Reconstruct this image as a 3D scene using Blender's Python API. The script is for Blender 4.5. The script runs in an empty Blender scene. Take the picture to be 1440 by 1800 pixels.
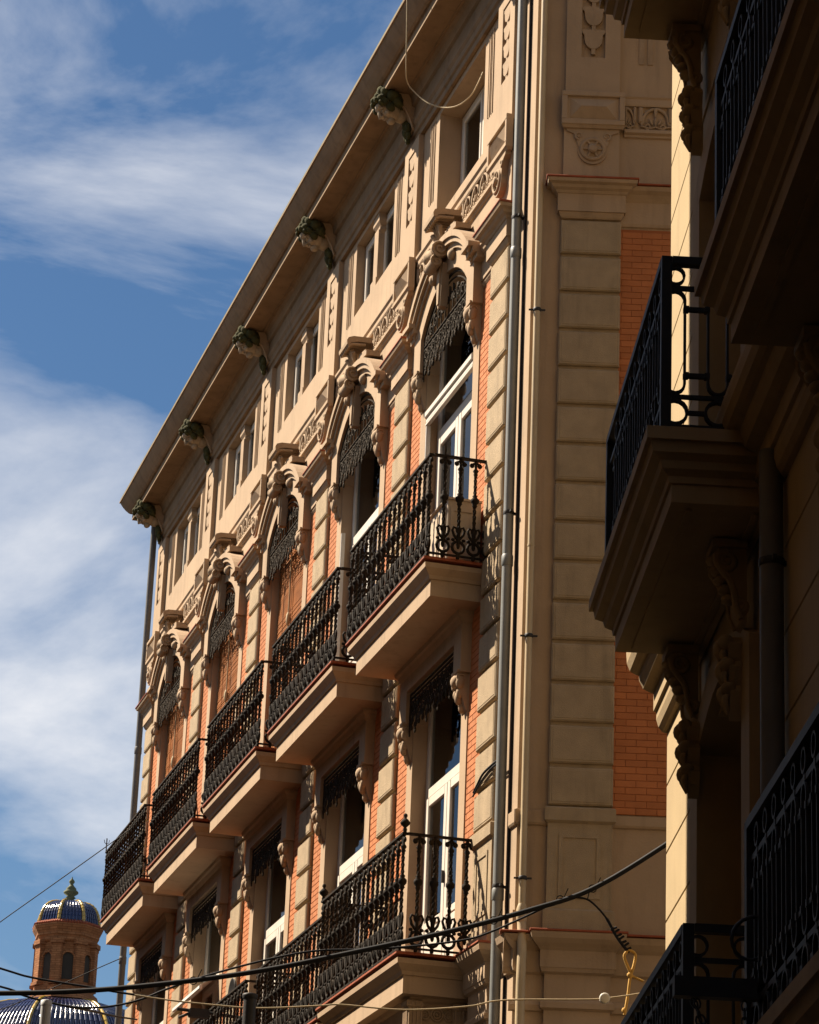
import bpy, math, random
from mathutils import Matrix, Vector
random.seed(7)
R = math.radians
PI = math.pi
SC = bpy.context.scene
COL = SC.collection

# ---------------------------------------------------------------- camera, sky, sun, exposure
FPX = 5200.0
PITCH = math.atan(1974 / FPX)
ROLL = math.atan(0.041)
CAMP = Vector((0, 0, 1.6))
_F = Vector((0, math.cos(PITCH), math.sin(PITCH)))
_U = Vector((0, -math.sin(PITCH), math.cos(PITCH)))
_R = Vector((1, 0, 0))
CX = math.cos(ROLL) * _R + math.sin(ROLL) * _U
CY = -math.sin(ROLL) * _R + math.cos(ROLL) * _U
cam_data = bpy.data.cameras.new('camera')
cam_data.sensor_fit = 'VERTICAL'
cam_data.sensor_height = 24.0
cam_data.lens = FPX / 1800 * 24.0
cam_data.clip_start = 0.1
cam_data.clip_end = 5000
cam = bpy.data.objects.new('camera', cam_data)
COL.objects.link(cam)
m3 = Matrix((CX, CY, -_F)).transposed()
cam.matrix_world = Matrix.Translation(CAMP) @ m3.to_4x4()
SC.camera = cam

AZ_A, AZ_C = R(-15.3), R(-2.1)          # street directions of the two facades, clockwise from +Y
SUN_AZ, SUN_EL = R(-63.3), R(49.4)
world = bpy.data.worlds.new('World')
SC.world = world
world.use_nodes = True
wn, wl = world.node_tree.nodes, world.node_tree.links
wn.clear()
def wnode(t, **k):
    n = wn.new(t)
    for a, b in k.items():
        setattr(n, a, b)
    return n
w_out = wnode('ShaderNodeOutputWorld')
w_bg = wnode('ShaderNodeBackground')
w_bg.inputs['Strength'].default_value = 0.050
sky = wnode('ShaderNodeTexSky', sky_type='NISHITA', sun_disc=False)
sky.sun_elevation = SUN_EL
sky.sun_rotation = SUN_AZ
sky.altitude = 20
sky.air_density = 1.0
sky.dust_density = 0.5
sky.ozone_density = 2.2
w_hsv = wnode('ShaderNodeHueSaturation')
w_hsv.inputs['Saturation'].default_value = 1.22
w_hsv.inputs['Value'].default_value = 0.64
w_tc = wnode('ShaderNodeTexCoord')
w_map = wnode('ShaderNodeMapping')
w_map.inputs['Rotation'].default_value = (0.0, R(-38), R(20))
w_map.inputs['Scale'].default_value = (4.0, 4.0, 9.0)
w_map.inputs['Location'].default_value = (1.4278, 3.2654, 2.2197)
w_n1 = wnode('ShaderNodeTexNoise')
w_n1.inputs['Scale'].default_value = 1.15
w_n1.inputs['Detail'].default_value = 9
w_n1.inputs['Roughness'].default_value = 0.56
w_n1.inputs['Distortion'].default_value = 0.35
w_ramp = wnode('ShaderNodeValToRGB')
w_ramp.color_ramp.elements[0].position = 0.44
w_ramp.color_ramp.elements[0].color = (0, 0, 0, 1)
w_ramp.color_ramp.elements[1].position = 0.72
w_ramp.color_ramp.elements[1].color = (1, 1, 1, 1)
w_mix = wnode('ShaderNodeMixRGB')
w_mix.inputs[2].default_value = (6.9, 6.95, 7.2, 1)
wl.new(sky.outputs[0], w_hsv.inputs['Color'])
wl.new(w_tc.outputs['Generated'], w_map.inputs[0])
wl.new(w_map.outputs[0], w_n1.inputs['Vector'])
wl.new(w_n1.outputs['Fac'], w_ramp.inputs[0])
wl.new(w_ramp.outputs[0], w_mix.inputs[0])
wl.new(w_hsv.outputs[0], w_mix.inputs[1])
wl.new(w_mix.outputs[0], w_bg.inputs[0])
wl.new(w_bg.outputs[0], w_out.inputs[0])

sun_data = bpy.data.lights.new('sun', 'SUN')
sun_data.energy = 5.0
sun_data.angle = R(0.55)
sun_data.color = (1.0, 0.87, 0.70)
sun = bpy.data.objects.new('sun', sun_data)
COL.objects.link(sun)
to_sun = Vector((math.sin(SUN_AZ) * math.cos(SUN_EL), math.cos(SUN_AZ) * math.cos(SUN_EL), math.sin(SUN_EL)))
sun.rotation_euler = to_sun.to_track_quat('Z', 'Y').to_euler()
sun.location = (-20, 10, 40)
SC.view_settings.view_transform = 'Standard'
SC.view_settings.look = 'None'
SC.view_settings.exposure = 1.40
SC.view_settings.gamma = 1.0
SC.view_settings.use_curve_mapping = False
SC.cycles.max_bounces = 6

# ---------------------------------------------------------------- pixel -> direction helpers
def ray(px, py):
    v = (px - 720) * CX - (py - 900) * CY + FPX * _F
    return v / math.hypot(v.x, v.y)
def at_dist(px, py, d):
    return CAMP + ray(px, py) * d
def at_y(px, py, y):
    r = ray(px, py)
    return CAMP + r * ((y - CAMP.y) / r.y)
UA = Vector((math.sin(AZ_A), math.cos(AZ_A), 0))
NA = Vector((-math.cos(AZ_A), math.sin(AZ_A), 0))
P0 = at_dist(893, 1000, 28.0)
P0.z = 0
def on_a(px, py, p=0.0):
    """pixel on the plane p metres in front of facade A, as local (u, p, z)"""
    r = ray(px, py)
    o = P0 + NA * p
    t = (o - CAMP).dot(NA) / r.dot(NA)
    q = CAMP + r * t
    return Vector(((q - P0).dot(UA), p, q.z))

# ---------------------------------------------------------------- materials
MATS = {}
def mat(name, col, rough=0.85, var=0.12, scale=1.6, bump=0.15, bscale=60.0, stain=0.0, metal=0.0, spec=0.3, rnd=0.0, dark=None, coat=0.0):
    m = bpy.data.materials.new(name)
    m.use_nodes = True
    nt = m.node_tree
    N, L = nt.nodes, nt.links
    b = N['Principled BSDF']
    b.inputs['Roughness'].default_value = rough
    b.inputs['Metallic'].default_value = metal
    b.inputs['Specular IOR Level'].default_value = spec
    if coat:
        b.inputs['Coat Weight'].default_value = coat
        b.inputs['Coat Roughness'].default_value = 0.08
    geo = N.new('ShaderNodeNewGeometry')
    n1 = N.new('ShaderNodeTexNoise')
    n1.inputs['Scale'].default_value = scale
    n1.inputs['Detail'].default_value = 7
    n1.inputs['Roughness'].default_value = 0.6
    L.new(geo.outputs['Position'], n1.inputs['Vector'])
    mr = N.new('ShaderNodeMapRange')
    mr.inputs[1].default_value = 0.3
    mr.inputs[2].default_value = 0.7
    mr.inputs[3].default_value = 1 - var
    mr.inputs[4].default_value = 1 + var
    L.new(n1.outputs['Fac'], mr.inputs[0])
    val = mr.outputs[0]
    if rnd:
        oi = N.new('ShaderNodeObjectInfo')
        m2 = N.new('ShaderNodeMapRange')
        m2.inputs[3].default_value = 1 - rnd
        m2.inputs[4].default_value = 1 + rnd
        L.new(oi.outputs['Random'], m2.inputs[0])
        mu = N.new('ShaderNodeMath'); mu.operation = 'MULTIPLY'
        L.new(val, mu.inputs[0]); L.new(m2.outputs[0], mu.inputs[1])
        val = mu.outputs[0]
    cm = N.new('ShaderNodeMixRGB'); cm.blend_type = 'MULTIPLY'; cm.inputs[0].default_value = 1
    cm.inputs[1].default_value = (*col, 1)
    L.new(val, cm.inputs[2])
    out = cm.outputs[0]
    if stain:
        mp = N.new('ShaderNodeMapping')
        mp.inputs['Scale'].default_value = (5.0, 5.0, 0.55)
        L.new(geo.outputs['Position'], mp.inputs[0])
        n2 = N.new('ShaderNodeTexNoise')
        n2.inputs['Scale'].default_value = 1.5
        n2.inputs['Detail'].default_value = 8
        n2.inputs['Roughness'].default_value = 0.62
        L.new(mp.outputs[0], n2.inputs['Vector'])
        rp = N.new('ShaderNodeValToRGB')
        rp.color_ramp.elements[0].position = 0.52
        rp.color_ramp.elements[0].color = (0, 0, 0, 1)
        rp.color_ramp.elements[1].position = 0.74
        rp.color_ramp.elements[1].color = (stain, stain, stain, 1)
        L.new(n2.outputs['Fac'], rp.inputs[0])
        sm = N.new('ShaderNodeMixRGB')
        d = dark or tuple(c * 0.42 for c in col)
        sm.inputs[2].default_value = (*d, 1)
        L.new(rp.outputs[0], sm.inputs[0])
        L.new(out, sm.inputs[1])
        out = sm.outputs[0]
    L.new(out, b.inputs['Base Color'])
    if bump:
        nb = N.new('ShaderNodeTexNoise')
        nb.inputs['Scale'].default_value = bscale
        nb.inputs['Detail'].default_value = 4
        L.new(geo.outputs['Position'], nb.inputs['Vector'])
        bp = N.new('ShaderNodeBump')
        bp.inputs['Strength'].default_value = bump
        bp.inputs['Distance'].default_value = 0.012
        L.new(nb.outputs['Fac'], bp.inputs['Height'])
        L.new(bp.outputs[0], b.inputs['Normal'])
    MATS[name] = m
    return m
mat('plaster', (0.375, 0.265, 0.168), 0.9, 0.10, 1.3, 0.18, 45, stain=0.4)
mat('stucco', (0.345, 0.257, 0.158), 0.92, 0.13, 5.0, 0.5, 130, stain=0.45)
mat('ornament', (0.345, 0.243, 0.153), 0.88, 0.13, 6.0, 0.2, 60, stain=0.35)
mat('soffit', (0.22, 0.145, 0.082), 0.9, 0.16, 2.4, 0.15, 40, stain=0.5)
mat('brick', (0.43, 0.150, 0.052), 0.85, 0.10, 5.0, 0.2, 90, rnd=0.09)
mat('mortar', (0.32, 0.103, 0.036), 0.95, 0.1, 6.0, 0.2, 90)
mat('clay_tile', (0.28, 0.068, 0.027), 0.7, 0.22, 9.0, 0.2, 60, stain=0.4)
mat('iron', (0.017, 0.0125, 0.0085), 0.82, 0.4, 14.0, 0.25, 70, spec=0.12, stain=0.7, dark=(0.055, 0.032, 0.014))
mat('iron_valance', (0.030, 0.021, 0.012), 0.85, 0.4, 14.0, 0.25, 70, spec=0.12, stain=0.6, dark=(0.06, 0.036, 0.016))
mat('iron_black', (0.010, 0.009, 0.009), 0.6, 0.25, 12.0, 0.15, 70, spec=0.25)
mat('white_paint', (0.62, 0.57, 0.49), 0.45, 0.06, 4.0, 0.05, 60, stain=0.15)
mat('curtain', (0.62, 0.60, 0.56), 0.9, 0.12, 7.0, 0.0)
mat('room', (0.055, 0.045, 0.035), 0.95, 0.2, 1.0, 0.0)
mat('wood_blind', (0.36, 0.132, 0.030), 0.75, 0.25, 7.0, 0.25, 80, stain=0.45, dark=(0.16, 0.11, 0.075))
mat('zinc', (0.19, 0.195, 0.185), 0.5, 0.16, 3.0, 0.05, 50, metal=0.1, spec=0.5, stain=0.3)
mat('cream_pipe', (0.48, 0.37, 0.225), 0.5, 0.09, 3.0, 0.06, 50, stain=0.35)
mat('moss', (0.048, 0.046, 0.014), 0.95, 0.45, 12.0, 0.5, 60)
mat('face_stone', (0.33, 0.265, 0.185), 0.9, 0.2, 14.0, 0.3, 80, stain=0.45)
mat('c_plaster', (0.36, 0.267, 0.145), 0.92, 0.07, 2.0, 0.2, 90, stain=0.25)
mat('c_trim', (0.31, 0.222, 0.118), 0.9, 0.1, 3.0, 0.15, 60, stain=0.3)
mat('c_pipe', (0.12, 0.115, 0.11), 0.55, 0.12, 4.0, 0.1, 60)
mat('cable', (0.010, 0.010, 0.012), 0.7, 0.2, 9.0, 0.0, 40, spec=0.2)
mat('cord', (0.42, 0.33, 0.20), 0.8, 0.15, 20.0, 0.1, 80)
mat('yellow_rope', (0.52, 0.30, 0.07), 0.8, 0.2, 20.0, 0.3, 160)
mat('porcelain', (0.62, 0.58, 0.5), 0.35, 0.08, 9.0, 0.0)
mat('asphalt', (0.06, 0.052, 0.044), 0.95, 0.2, 3.0, 0.3, 120)
mat('paving', (0.30, 0.235, 0.165), 0.9, 0.15, 2.0, 0.2, 60)
mat('opposite', (0.42, 0.32, 0.20), 0.92, 0.12, 1.5, 0.2, 50, stain=0.3)
mat('opposite_dark', (0.12, 0.085, 0.055), 0.92, 0.12, 1.5, 0.2, 50, stain=0.3)  # for the added house row, kept dark to limit bounce onto soffits
mat('tower_brick', (0.36, 0.155, 0.062), 0.92, 0.22, 3.5, 0.5, 14, stain=0.3)
mat('blue_tile', (0.012, 0.022, 0.085), 0.22, 0.35, 4.0, 0.1, 20, spec=0.6, rnd=0.35, coat=0.6)
mat('yellow_tile', (0.42, 0.27, 0.035), 0.25, 0.25, 4.0, 0.1, 20, spec=0.6, coat=0.5)
mat('verdigris', (0.12, 0.13, 0.07), 0.8, 0.25, 4.0, 0.3, 14)
mat('grey_post', (0.45, 0.46, 0.47), 0.6, 0.06, 4.0, 0.05, 30)
mat('box_plastic', (0.50, 0.40, 0.29), 0.6, 0.07, 6.0, 0.05, 60)
mat('dark_metal', (0.03, 0.027, 0.026), 0.6, 0.2, 6.0, 0.1, 60)
def add_courses(name, dark, ch=.085, bw=.28):
    m = MATS[name]; N, L = m.node_tree.nodes, m.node_tree.links
    b = N['Principled BSDF']
    src = b.inputs['Base Color'].links[0].from_socket
    tc = N.new('ShaderNodeTexCoord')
    sx = N.new('ShaderNodeSeparateXYZ'); L.new(tc.outputs['Object'], sx.inputs[0])
    at = N.new('ShaderNodeMath'); at.operation = 'ARCTAN2'
    L.new(sx.outputs[1], at.inputs[0]); L.new(sx.outputs[0], at.inputs[1])
    cb = N.new('ShaderNodeCombineXYZ'); L.new(at.outputs[0], cb.inputs[0]); L.new(sx.outputs[2], cb.inputs[1])
    br = N.new('ShaderNodeTexBrick')
    br.inputs['Color1'].default_value = (1, 1, 1, 1); br.inputs['Color2'].default_value = (.72, .66, .62, 1); br.inputs['Mortar'].default_value = (*dark, 1)
    br.inputs['Scale'].default_value = 1.0; br.inputs['Brick Width'].default_value = bw; br.inputs['Row Height'].default_value = ch; br.inputs['Mortar Size'].default_value = .012
    L.new(cb.outputs[0], br.inputs['Vector'])
    mx = N.new('ShaderNodeMixRGB'); mx.blend_type = 'MULTIPLY'; mx.inputs[0].default_value = .85
    L.new(src, mx.inputs[1]); L.new(br.outputs['Color'], mx.inputs[2]); L.new(mx.outputs[0], b.inputs['Base Color'])
add_courses('tower_brick', (.5, .42, .36))
def glass_mat(name, tint, refl):
    m = bpy.data.materials.new(name)
    m.use_nodes = True
    N, L = m.node_tree.nodes, m.node_tree.links
    N.clear()
    o = N.new('ShaderNodeOutputMaterial')
    tr = N.new('ShaderNodeBsdfTransparent'); tr.inputs[0].default_value = (*tint, 1)
    gl = N.new('ShaderNodeBsdfGlossy'); gl.inputs['Roughness'].default_value = 0.03
    fr = N.new('ShaderNodeFresnel'); fr.inputs[0].default_value = refl
    nz = N.new('ShaderNodeTexNoise'); nz.inputs['Scale'].default_value = 2.5
    bp = N.new('ShaderNodeBump'); bp.inputs['Strength'].default_value = 0.05; bp.inputs['Distance'].default_value = 0.02
    ge = N.new('ShaderNodeNewGeometry')
    L.new(ge.outputs['Position'], nz.inputs['Vector'])
    L.new(nz.outputs['Fac'], bp.inputs['Height']); L.new(bp.outputs[0], gl.inputs['Normal'])
    mx = N.new('ShaderNodeMixShader')
    L.new(fr.outputs[0], mx.inputs[0]); L.new(tr.outputs[0], mx.inputs[1]); L.new(gl.outputs[0], mx.inputs[2])
    L.new(mx.outputs[0], o.inputs[0])
    MATS[name] = m
glass_mat('glass', (0.70, 0.72, 0.70), 1.40)

# ---------------------------------------------------------------- mesh builder
class MB:
    def __init__(s):
        s.v, s.f, s.sm = [], [], []
        s.M = None
    def add(s, vs, fs, smooth=False):
        o = len(s.v)
        if s.M is not None:
            vs = [s.M @ Vector(v) for v in vs]
        s.v += [tuple(v) for v in vs]
        for f in fs:
            s.f.append([i + o for i in f]); s.sm.append(smooth)
        return s
    def box(s, x0, x1, y0, y1, z0, z1):
        v = [(x, y, z) for x in (x0, x1) for y in (y0, y1) for z in (z0, z1)]
        return s.add(v, [(0, 1, 3, 2), (4, 6, 7, 5), (0, 4, 5, 1), (2, 3, 7, 6), (0, 2, 6, 4), (1, 5, 7, 3)])
    def cbox(s, x0, x1, y0, y1, z0, z1, c=0.012):
        """box whose front (+y) edges are chamfered"""
        v = [(x0, y0, z0), (x1, y0, z0), (x1, y0, z1), (x0, y0, z1),
             (x0, y1 - c, z0), (x1, y1 - c, z0), (x1, y1 - c, z1), (x0, y1 - c, z1),
             (x0 + c, y1, z0 + c), (x1 - c, y1, z0 + c), (x1 - c, y1, z1 - c), (x0 + c, y1, z1 - c)]
        f = [(0, 1, 2, 3), (8, 11, 10, 9)]
        for i in range(4):
            j = (i + 1) % 4
            f += [(i, i + 4, j + 4, j), (i + 4, i + 8, j + 8, j + 4)]
        return s.add(v, f)
    def prism(s, poly, a, b, axis='x', smooth=False):
        """polygon extruded along an axis; poly in the other two axes (x: y,z / y: x,z / z: x,y)"""
        n = len(poly)
        def P(p, t):
            return {'x': (t, p[0], p[1]), 'y': (p[0], t, p[1]), 'z': (p[0], p[1], t)}[axis]
        v = [P(p, a) for p in poly] + [P(p, b) for p in poly]
        s.add(v, [(i, (i + 1) % n, (i + 1) % n + n, i + n) for i in range(n)], smooth)
        s.add(v, [tuple(range(n))[::-1], tuple(range(n, 2 * n))])
        return s
    def wrap(s, prof, x0, x1, y1, yb=0.0, cap=True):
        """moulding profile [(offset, z)] carried round three sides of a rectangle that stands on plane yb"""
        rings = [[(x0 - d, yb, z), (x0 - d, y1 + d, z), (x1 + d, y1 + d, z), (x1 + d, yb, z)] for d, z in prof]
        v = [p for r in rings for p in r]
        f = []
        for k in range(len(prof) - 1):
            a, b = 4 * k, 4 * k + 4
            f += [(a + i, a + i + 1, b + i + 1, b + i) for i in range(3)]
        if cap:
            f += [(0, 3, 2, 1), tuple(4 * (len(prof) - 1) + i for i in range(4))]
        return s.add(v, f)
    def tube(s, pts, r, n=6, cap=True, closed=False, flat=None):
        pts = [Vector(p) for p in pts]
        m = len(pts)
        rr = r if isinstance(r, (list, tuple)) else [r] * m
        v, f = [], []
        up = None
        for i, p in enumerate(pts):
            if closed:
                t = pts[(i + 1) % m] - pts[i - 1]
            else:
                t = pts[min(i + 1, m - 1)] - pts[max(i - 1, 0)]
            t.normalize()
            if up is None:
                up = Vector((0, 1, 0)) if abs(t.y) < 0.9 else Vector((1, 0, 0))
            a = t.cross(up); a.normalize()
            b = a.cross(t)
            up = b
            for k in range(n):
                th = 2 * PI * (k + 0.5) / n
                o = (a * math.cos(th) + b * math.sin(th)) * rr[i]
                if flat:
                    o.y *= flat
                v.append(p + o)
        seg = m if closed else m - 1
        for i in range(seg):
            for k in range(n):
                a0, b0 = i * n, ((i + 1) % m) * n
                f.append((a0 + k, a0 + (k + 1) % n, b0 + (k + 1) % n, b0 + k))
        s.add(v, f, n > 4)
        if cap and not closed:
            s.add(v, [tuple(range(n))[::-1], tuple(range((m - 1) * n, m * n))])
        return s
    def lathe(s, prof, n=8, c=(0, 0, 0), smooth=True, axis='z', ph=0.0):
        v, f = [], []
        for r, z in prof:
            for k in range(n):
                th = 2 * PI * k / n + ph
                a, b = r * math.cos(th), r * math.sin(th)
                p = {'z': (a, b, z), 'y': (a, z, b), 'x': (z, a, b)}[axis]
                v.append((p[0] + c[0], p[1] + c[1], p[2] + c[2]))
        for i in range(len(prof) - 1):
            for k in range(n):
                f.append((i * n + k, i * n + (k + 1) % n, (i + 1) * n + (k + 1) % n, (i + 1) * n + k))
        s.add(v, f, smooth)
        s.add(v, [tuple(range(n))[::-1], tuple(range((len(prof) - 1) * n, len(prof) * n))])
        return s
    def ell(s, c, r, n=10, m=7, rot=None):
        v, f = [], []
        for i in range(m + 1):
            t = PI * i / m
            for k in range(n):
                th = 2 * PI * k / n
                p = Vector((r[0] * math.sin(t) * math.cos(th), r[1] * math.sin(t) * math.sin(th), r[2] * math.cos(t)))
                if rot is not None:
                    p = rot @ p
                v.append((p.x + c[0], p.y + c[1], p.z + c[2]))
        for i in range(m):
            for k in range(n):
                f.append((i * n + k, (i + 1) * n + k, (i + 1) * n + (k + 1) % n, i * n + (k + 1) % n))
        return s.add(v, f, True)
    def ring(s, c, Rr, r, plane='xz', n=16, k=6, sx=1.0, sz=1.0, a0=0.0, a1=2 * PI):
        full = abs(a1 - a0 - 2 * PI) < 1e-6
        cnt = n if full else n + 1
        pts = []
        for i in range(cnt):
            t = a0 + (a1 - a0) * i / n
            a, b = Rr * math.cos(t) * sx, Rr * math.sin(t) * sz
            pts.append({'xz': (c[0] + a, c[1], c[2] + b), 'yz': (c[0], c[1] + a, c[2] + b), 'xy': (c[0] + a, c[1] + b, c[2])}[plane])
        return s.tube(pts, r, k, closed=full)
    def spiral(s, c, r0, r1, turns, th, plane='xz', a0=0.0, sign=1, n=18, k=5):
        pts, rr = [], []
        for i in range(n + 1):
            t = i / n
            a = a0 + sign * turns * 2 * PI * t
            q = r0 + (r1 - r0) * t
            x, z = q * math.cos(a), q * math.sin(a)
            pts.append({'xz': (c[0] + x, c[1], c[2] + z), 'yz': (c[0], c[1] + x, c[2] + z)}[plane])
            rr.append(th * (1 - 0.45 * t))
        return s.tube(pts, rr, k)
    def ribbon(s, inner, outer, y0, y1):
        """strip between two polylines in xz, given depth y0..y1"""
        n = len(inner)
        v = []
        for a, b in zip(inner, outer):
            v += [(a[0], y0, a[1]), (b[0], y0, b[1]), (b[0], y1, b[1]), (a[0], y1, a[1])]
        f = []
        for i in range(n - 1):
            a, b = 4 * i, 4 * i + 4
            f += [(a + k, a + (k + 1) % 4, b + (k + 1) % 4, b + k) for k in range(4)]
        f += [(0, 3, 2, 1), tuple(4 * (n - 1) + k for k in range(4))]
        return s.add(v, f)
    def wall(s, x0, x1, z0, z1, holes, yf, yb):
        """flat wall with rectangular openings and their reveals"""
        xs = sorted({x0, x1, *[h[0] for h in holes], *[h[1] for h in holes]})
        zs = sorted({z0, z1, *[h[2] for h in holes], *[h[3] for h in holes]})
        for i in range(len(xs) - 1):
            for j in range(len(zs) - 1):
                a, b, c, d = xs[i], xs[i + 1], zs[j], zs[j + 1]
                mx, mz = (a + b) / 2, (c + d) / 2
                if any(h[0] < mx < h[1] and h[2] < mz < h[3] for h in holes):
                    continue
                s.add([(a, yf, c), (b, yf, c), (b, yf, d), (a, yf, d)], [(3, 2, 1, 0)])
                s.add([(a, yb, c), (b, yb, c), (b, yb, d), (a, yb, d)], [(0, 1, 2, 3)])
        for a, b, c, d in holes + [(x0, x1, z0, z1)]:
            s.add([(a, yf, c), (b, yf, c), (b, yf, d), (a, yf, d), (a, yb, c), (b, yb, c), (b, yb, d), (a, yb, d)],
                  [(0, 1, 5, 4), (1, 2, 6, 5), (2, 3, 7, 6), (3, 0, 4, 7)])
        return s
    def mesh(s, name, material):
        me = bpy.data.meshes.new(name)
        me.from_pydata(s.v, [], s.f)
        me.polygons.foreach_set('use_smooth', s.sm)
        me.materials.append(MATS[material])
        me.validate()
        me.update()
        return me
def inst(me, name, parent=None, loc=(0, 0, 0), rz=0.0, scale=None):
    o = bpy.data.objects.new(name, me)
    COL.objects.link(o)
    o.parent = parent
    o.location = loc
    o.rotation_euler = (0, 0, rz)
    if scale:
        o.scale = scale
    return o
def part(mb, name, material, parent=None, loc=(0, 0, 0), rz=0.0):
    return inst(mb.mesh(name, material), name, parent, loc, rz)
def thing(name, label, cat, loc=(0, 0, 0), rz=0.0, group=None):
    o = inst(None, name, None, loc, rz)
    return tag(o, label, cat, group)
def tag(o, label, cat, group=None):
    o['label'] = label
    o['category'] = cat
    if group:
        o['group'] = group
    return o
def arc(cz, r, a0, a1, n):
    return [(r * math.sin(a0 + (a1 - a0) * i / n), cz + r * math.cos(a0 + (a1 - a0) * i / n)) for i in range(n + 1)]

def smooth(pts, n=6):
    out_ = []
    P = [pts[0]] + list(pts) + [pts[-1]]
    for i in range(1, len(P) - 2):
        a, b, c, d = P[i - 1], P[i], P[i + 1], P[i + 2]
        for k in range(n):
            t = k / n
            out_.append(.5 * ((2 * b) + (c - a) * t + (2 * a - 5 * b + 4 * c - d) * t * t + (3 * b - a - 3 * c + d) * t ** 3))
    out_.append(P[-2])
    return out_

# ---------------------------------------------------------------- ground
g = MB()
g.add([(-2500, -2500, 0), (2500, -2500, 0), (2500, 2500, 0), (-2500, 2500, 0)], [(0, 1, 2, 3)])
o = part(g, 'ground', 'asphalt'); o['kind'] = 'structure'

# ================================================================ corner building
W = 3.75                                   # bay width
NB = 5
def BX(i): return 2.28 + W * i             # bay centre
def PX(i): return 0.40 + W * i             # pier centre
U0, U1 = -0.52, 19.46
bld = thing('corner_building', 'ornate beige and orange corner building with carved cornice and iron balconies', 'building',
            (P0.x, P0.y, 0), PI / 2 - AZ_A)
RB = R(180) - (PI / 2 - AZ_A)              # rotation of the end facade's frame inside the building
LB = (U0, 0, 0)
def bpart(mb, name, material, parent=None, dx=0.0):
    """a part of the end facade: t runs right from the corner, so local x = -t"""
    if parent is None:
        c, s_ = math.cos(RB), math.sin(RB)
        return part(mb, name, material, bld, (LB[0] + c * dx, s_ * dx, 0), RB)
    return part(mb, name, material, parent, (dx, 0, 0))

holes = []
for i in range(NB):
    holes += [(BX(i) - .915, BX(i) + .915, 11.93, 15.93), (BX(i) - .915, BX(i) + .915, 7.83, 11.30),
              (BX(i) - .90, BX(i) + .90, 17.02 if i == 0 else 17.40, 18.43)]
w = MB().wall(U0, U1, 0, 19.3, holes, 0.0, -0.62)
part(w, 'street_wall', 'plaster', bld)
w = MB().wall(-9.0, -0.0, 0, 19.3, [], 0.0, -0.5)
bpart(w, 'end_wall', 'plaster')
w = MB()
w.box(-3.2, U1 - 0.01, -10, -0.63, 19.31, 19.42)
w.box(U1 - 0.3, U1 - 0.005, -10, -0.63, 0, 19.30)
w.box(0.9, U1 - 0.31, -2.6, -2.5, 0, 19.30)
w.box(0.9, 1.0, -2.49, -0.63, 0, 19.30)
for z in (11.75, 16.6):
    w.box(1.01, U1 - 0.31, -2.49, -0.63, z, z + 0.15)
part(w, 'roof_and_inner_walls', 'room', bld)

# ---- main cornice
CP = [(0.0, 18.50), (0.05, 18.50), (0.05, 18.58), (0.075, 18.60), (0.075, 18.68), (0.10, 18.72), (0.10, 18.78), (0.085, 18.80), (0.085, 18.94),
      (0.12, 18.96), (0.14, 19.06), (0.17, 19.11), (0.20, 19.11), (0.205, 19.125), (0.42, 19.125), (0.425, 19.11), (0.475, 19.11), (0.475, 19.215),
      (0.485, 19.225), (0.50, 19.225), (0.53, 19.245), (0.575, 19.30), (0.615, 19.36), (0.655, 19.435), (0.66, 19.455), (0.68, 19.46), (0.68, 19.485), (0.0, 19.52)]
def sweep_cornice(prof, x0, x1, ret):
    """profile (p, z) along the street wall with a mitred return at the far end and a butt end at the near corner"""
    m = MB()
    n = len(prof)
    v = []
    for p, z in prof:
        v += [(x0, p, z), (x1 + p, p, z), (x1 + p, -ret, z)]
    f = []
    for k in range(n - 1):
        a, b = 3 * k, 3 * k + 3
        f += [(a, a + 1, b + 1, b), (a + 1, a + 2, b + 2, b + 1)]
    f.append(tuple(3 * k for k in range(n)))
    f.append(tuple(3 * k + 2 for k in range(n))[::-1])
    return m.add(v, f)
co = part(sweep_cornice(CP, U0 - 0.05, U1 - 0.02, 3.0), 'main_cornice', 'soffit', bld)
m = MB().box(U0 - .05, U1 + .6, 0.55, 0.675, 19.487, 19.515)
m.box(U0 - .05, U1 + .6, 0.50, 0.655, 19.516, 19.532)
e = part(m, 'eaves_edge', 'verdigris', co)
# cornice of the end wall
m = MB()
v, f = [], []
for p, z in CP:
    v += [(0.0, p, z), (-3.0, p, z)]
n = len(CP)
for k in range(n - 1):
    f.append((2 * k + 1, 2 * k, 2 * k + 2, 2 * k + 3))
m.add(v, f)
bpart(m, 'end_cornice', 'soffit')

# ---- attic pilasters with scalloped chains
def scallop_chain(z0, z1, y, half, step=0.28):
    m = MB()
    z = z1
    while z - step > z0 - 0.05:
        pts = [(-half, z), (half, z)]
        h = half * 0.78
        a = [(half, z - step * .12), (half * .80, z - step * .22), (h, z - step * .34)]
        for k in range(9):
            t = PI * k / 8
            a.append((h * math.cos(t) * 0.98, z - step * .42 - step * .40 * math.sin(t)))
        a += [(-h, z - step * .34), (-half * .80, z - step * .22), (-half, z - step * .12)]
        m.prism(pts + a, y, y + 0.044, 'y')
        m.box(-half * .17, half * .17, y, y + 0.040, max(z - step * 1.04, z0), z - step * .80)
        z -= step
    return m
def attic_pilaster_mesh(half, z0, z1, p, pz0, pz1, ph):
    m = MB()
    m.box(-half, -ph, 0.002, p, z0, z1); m.box(ph, half, 0.002, p, z0, z1)
    m.box(-ph, ph, 0.002, p, z0, pz0); m.box(-ph, ph, 0.002, p, pz1, z1)
    m.box(-ph, ph, 0.002, p - 0.055, pz0, pz1)
    return m
ap_me = attic_pilaster_mesh(.30, 16.80, 18.495, .068, 17.42, 18.36, .13).mesh('attic_pilaster', 'plaster')
sc_me = scallop_chain(17.44, 18.34, 0.014, .128, 0.225).mesh('scallop_chain', 'ornament')
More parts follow.
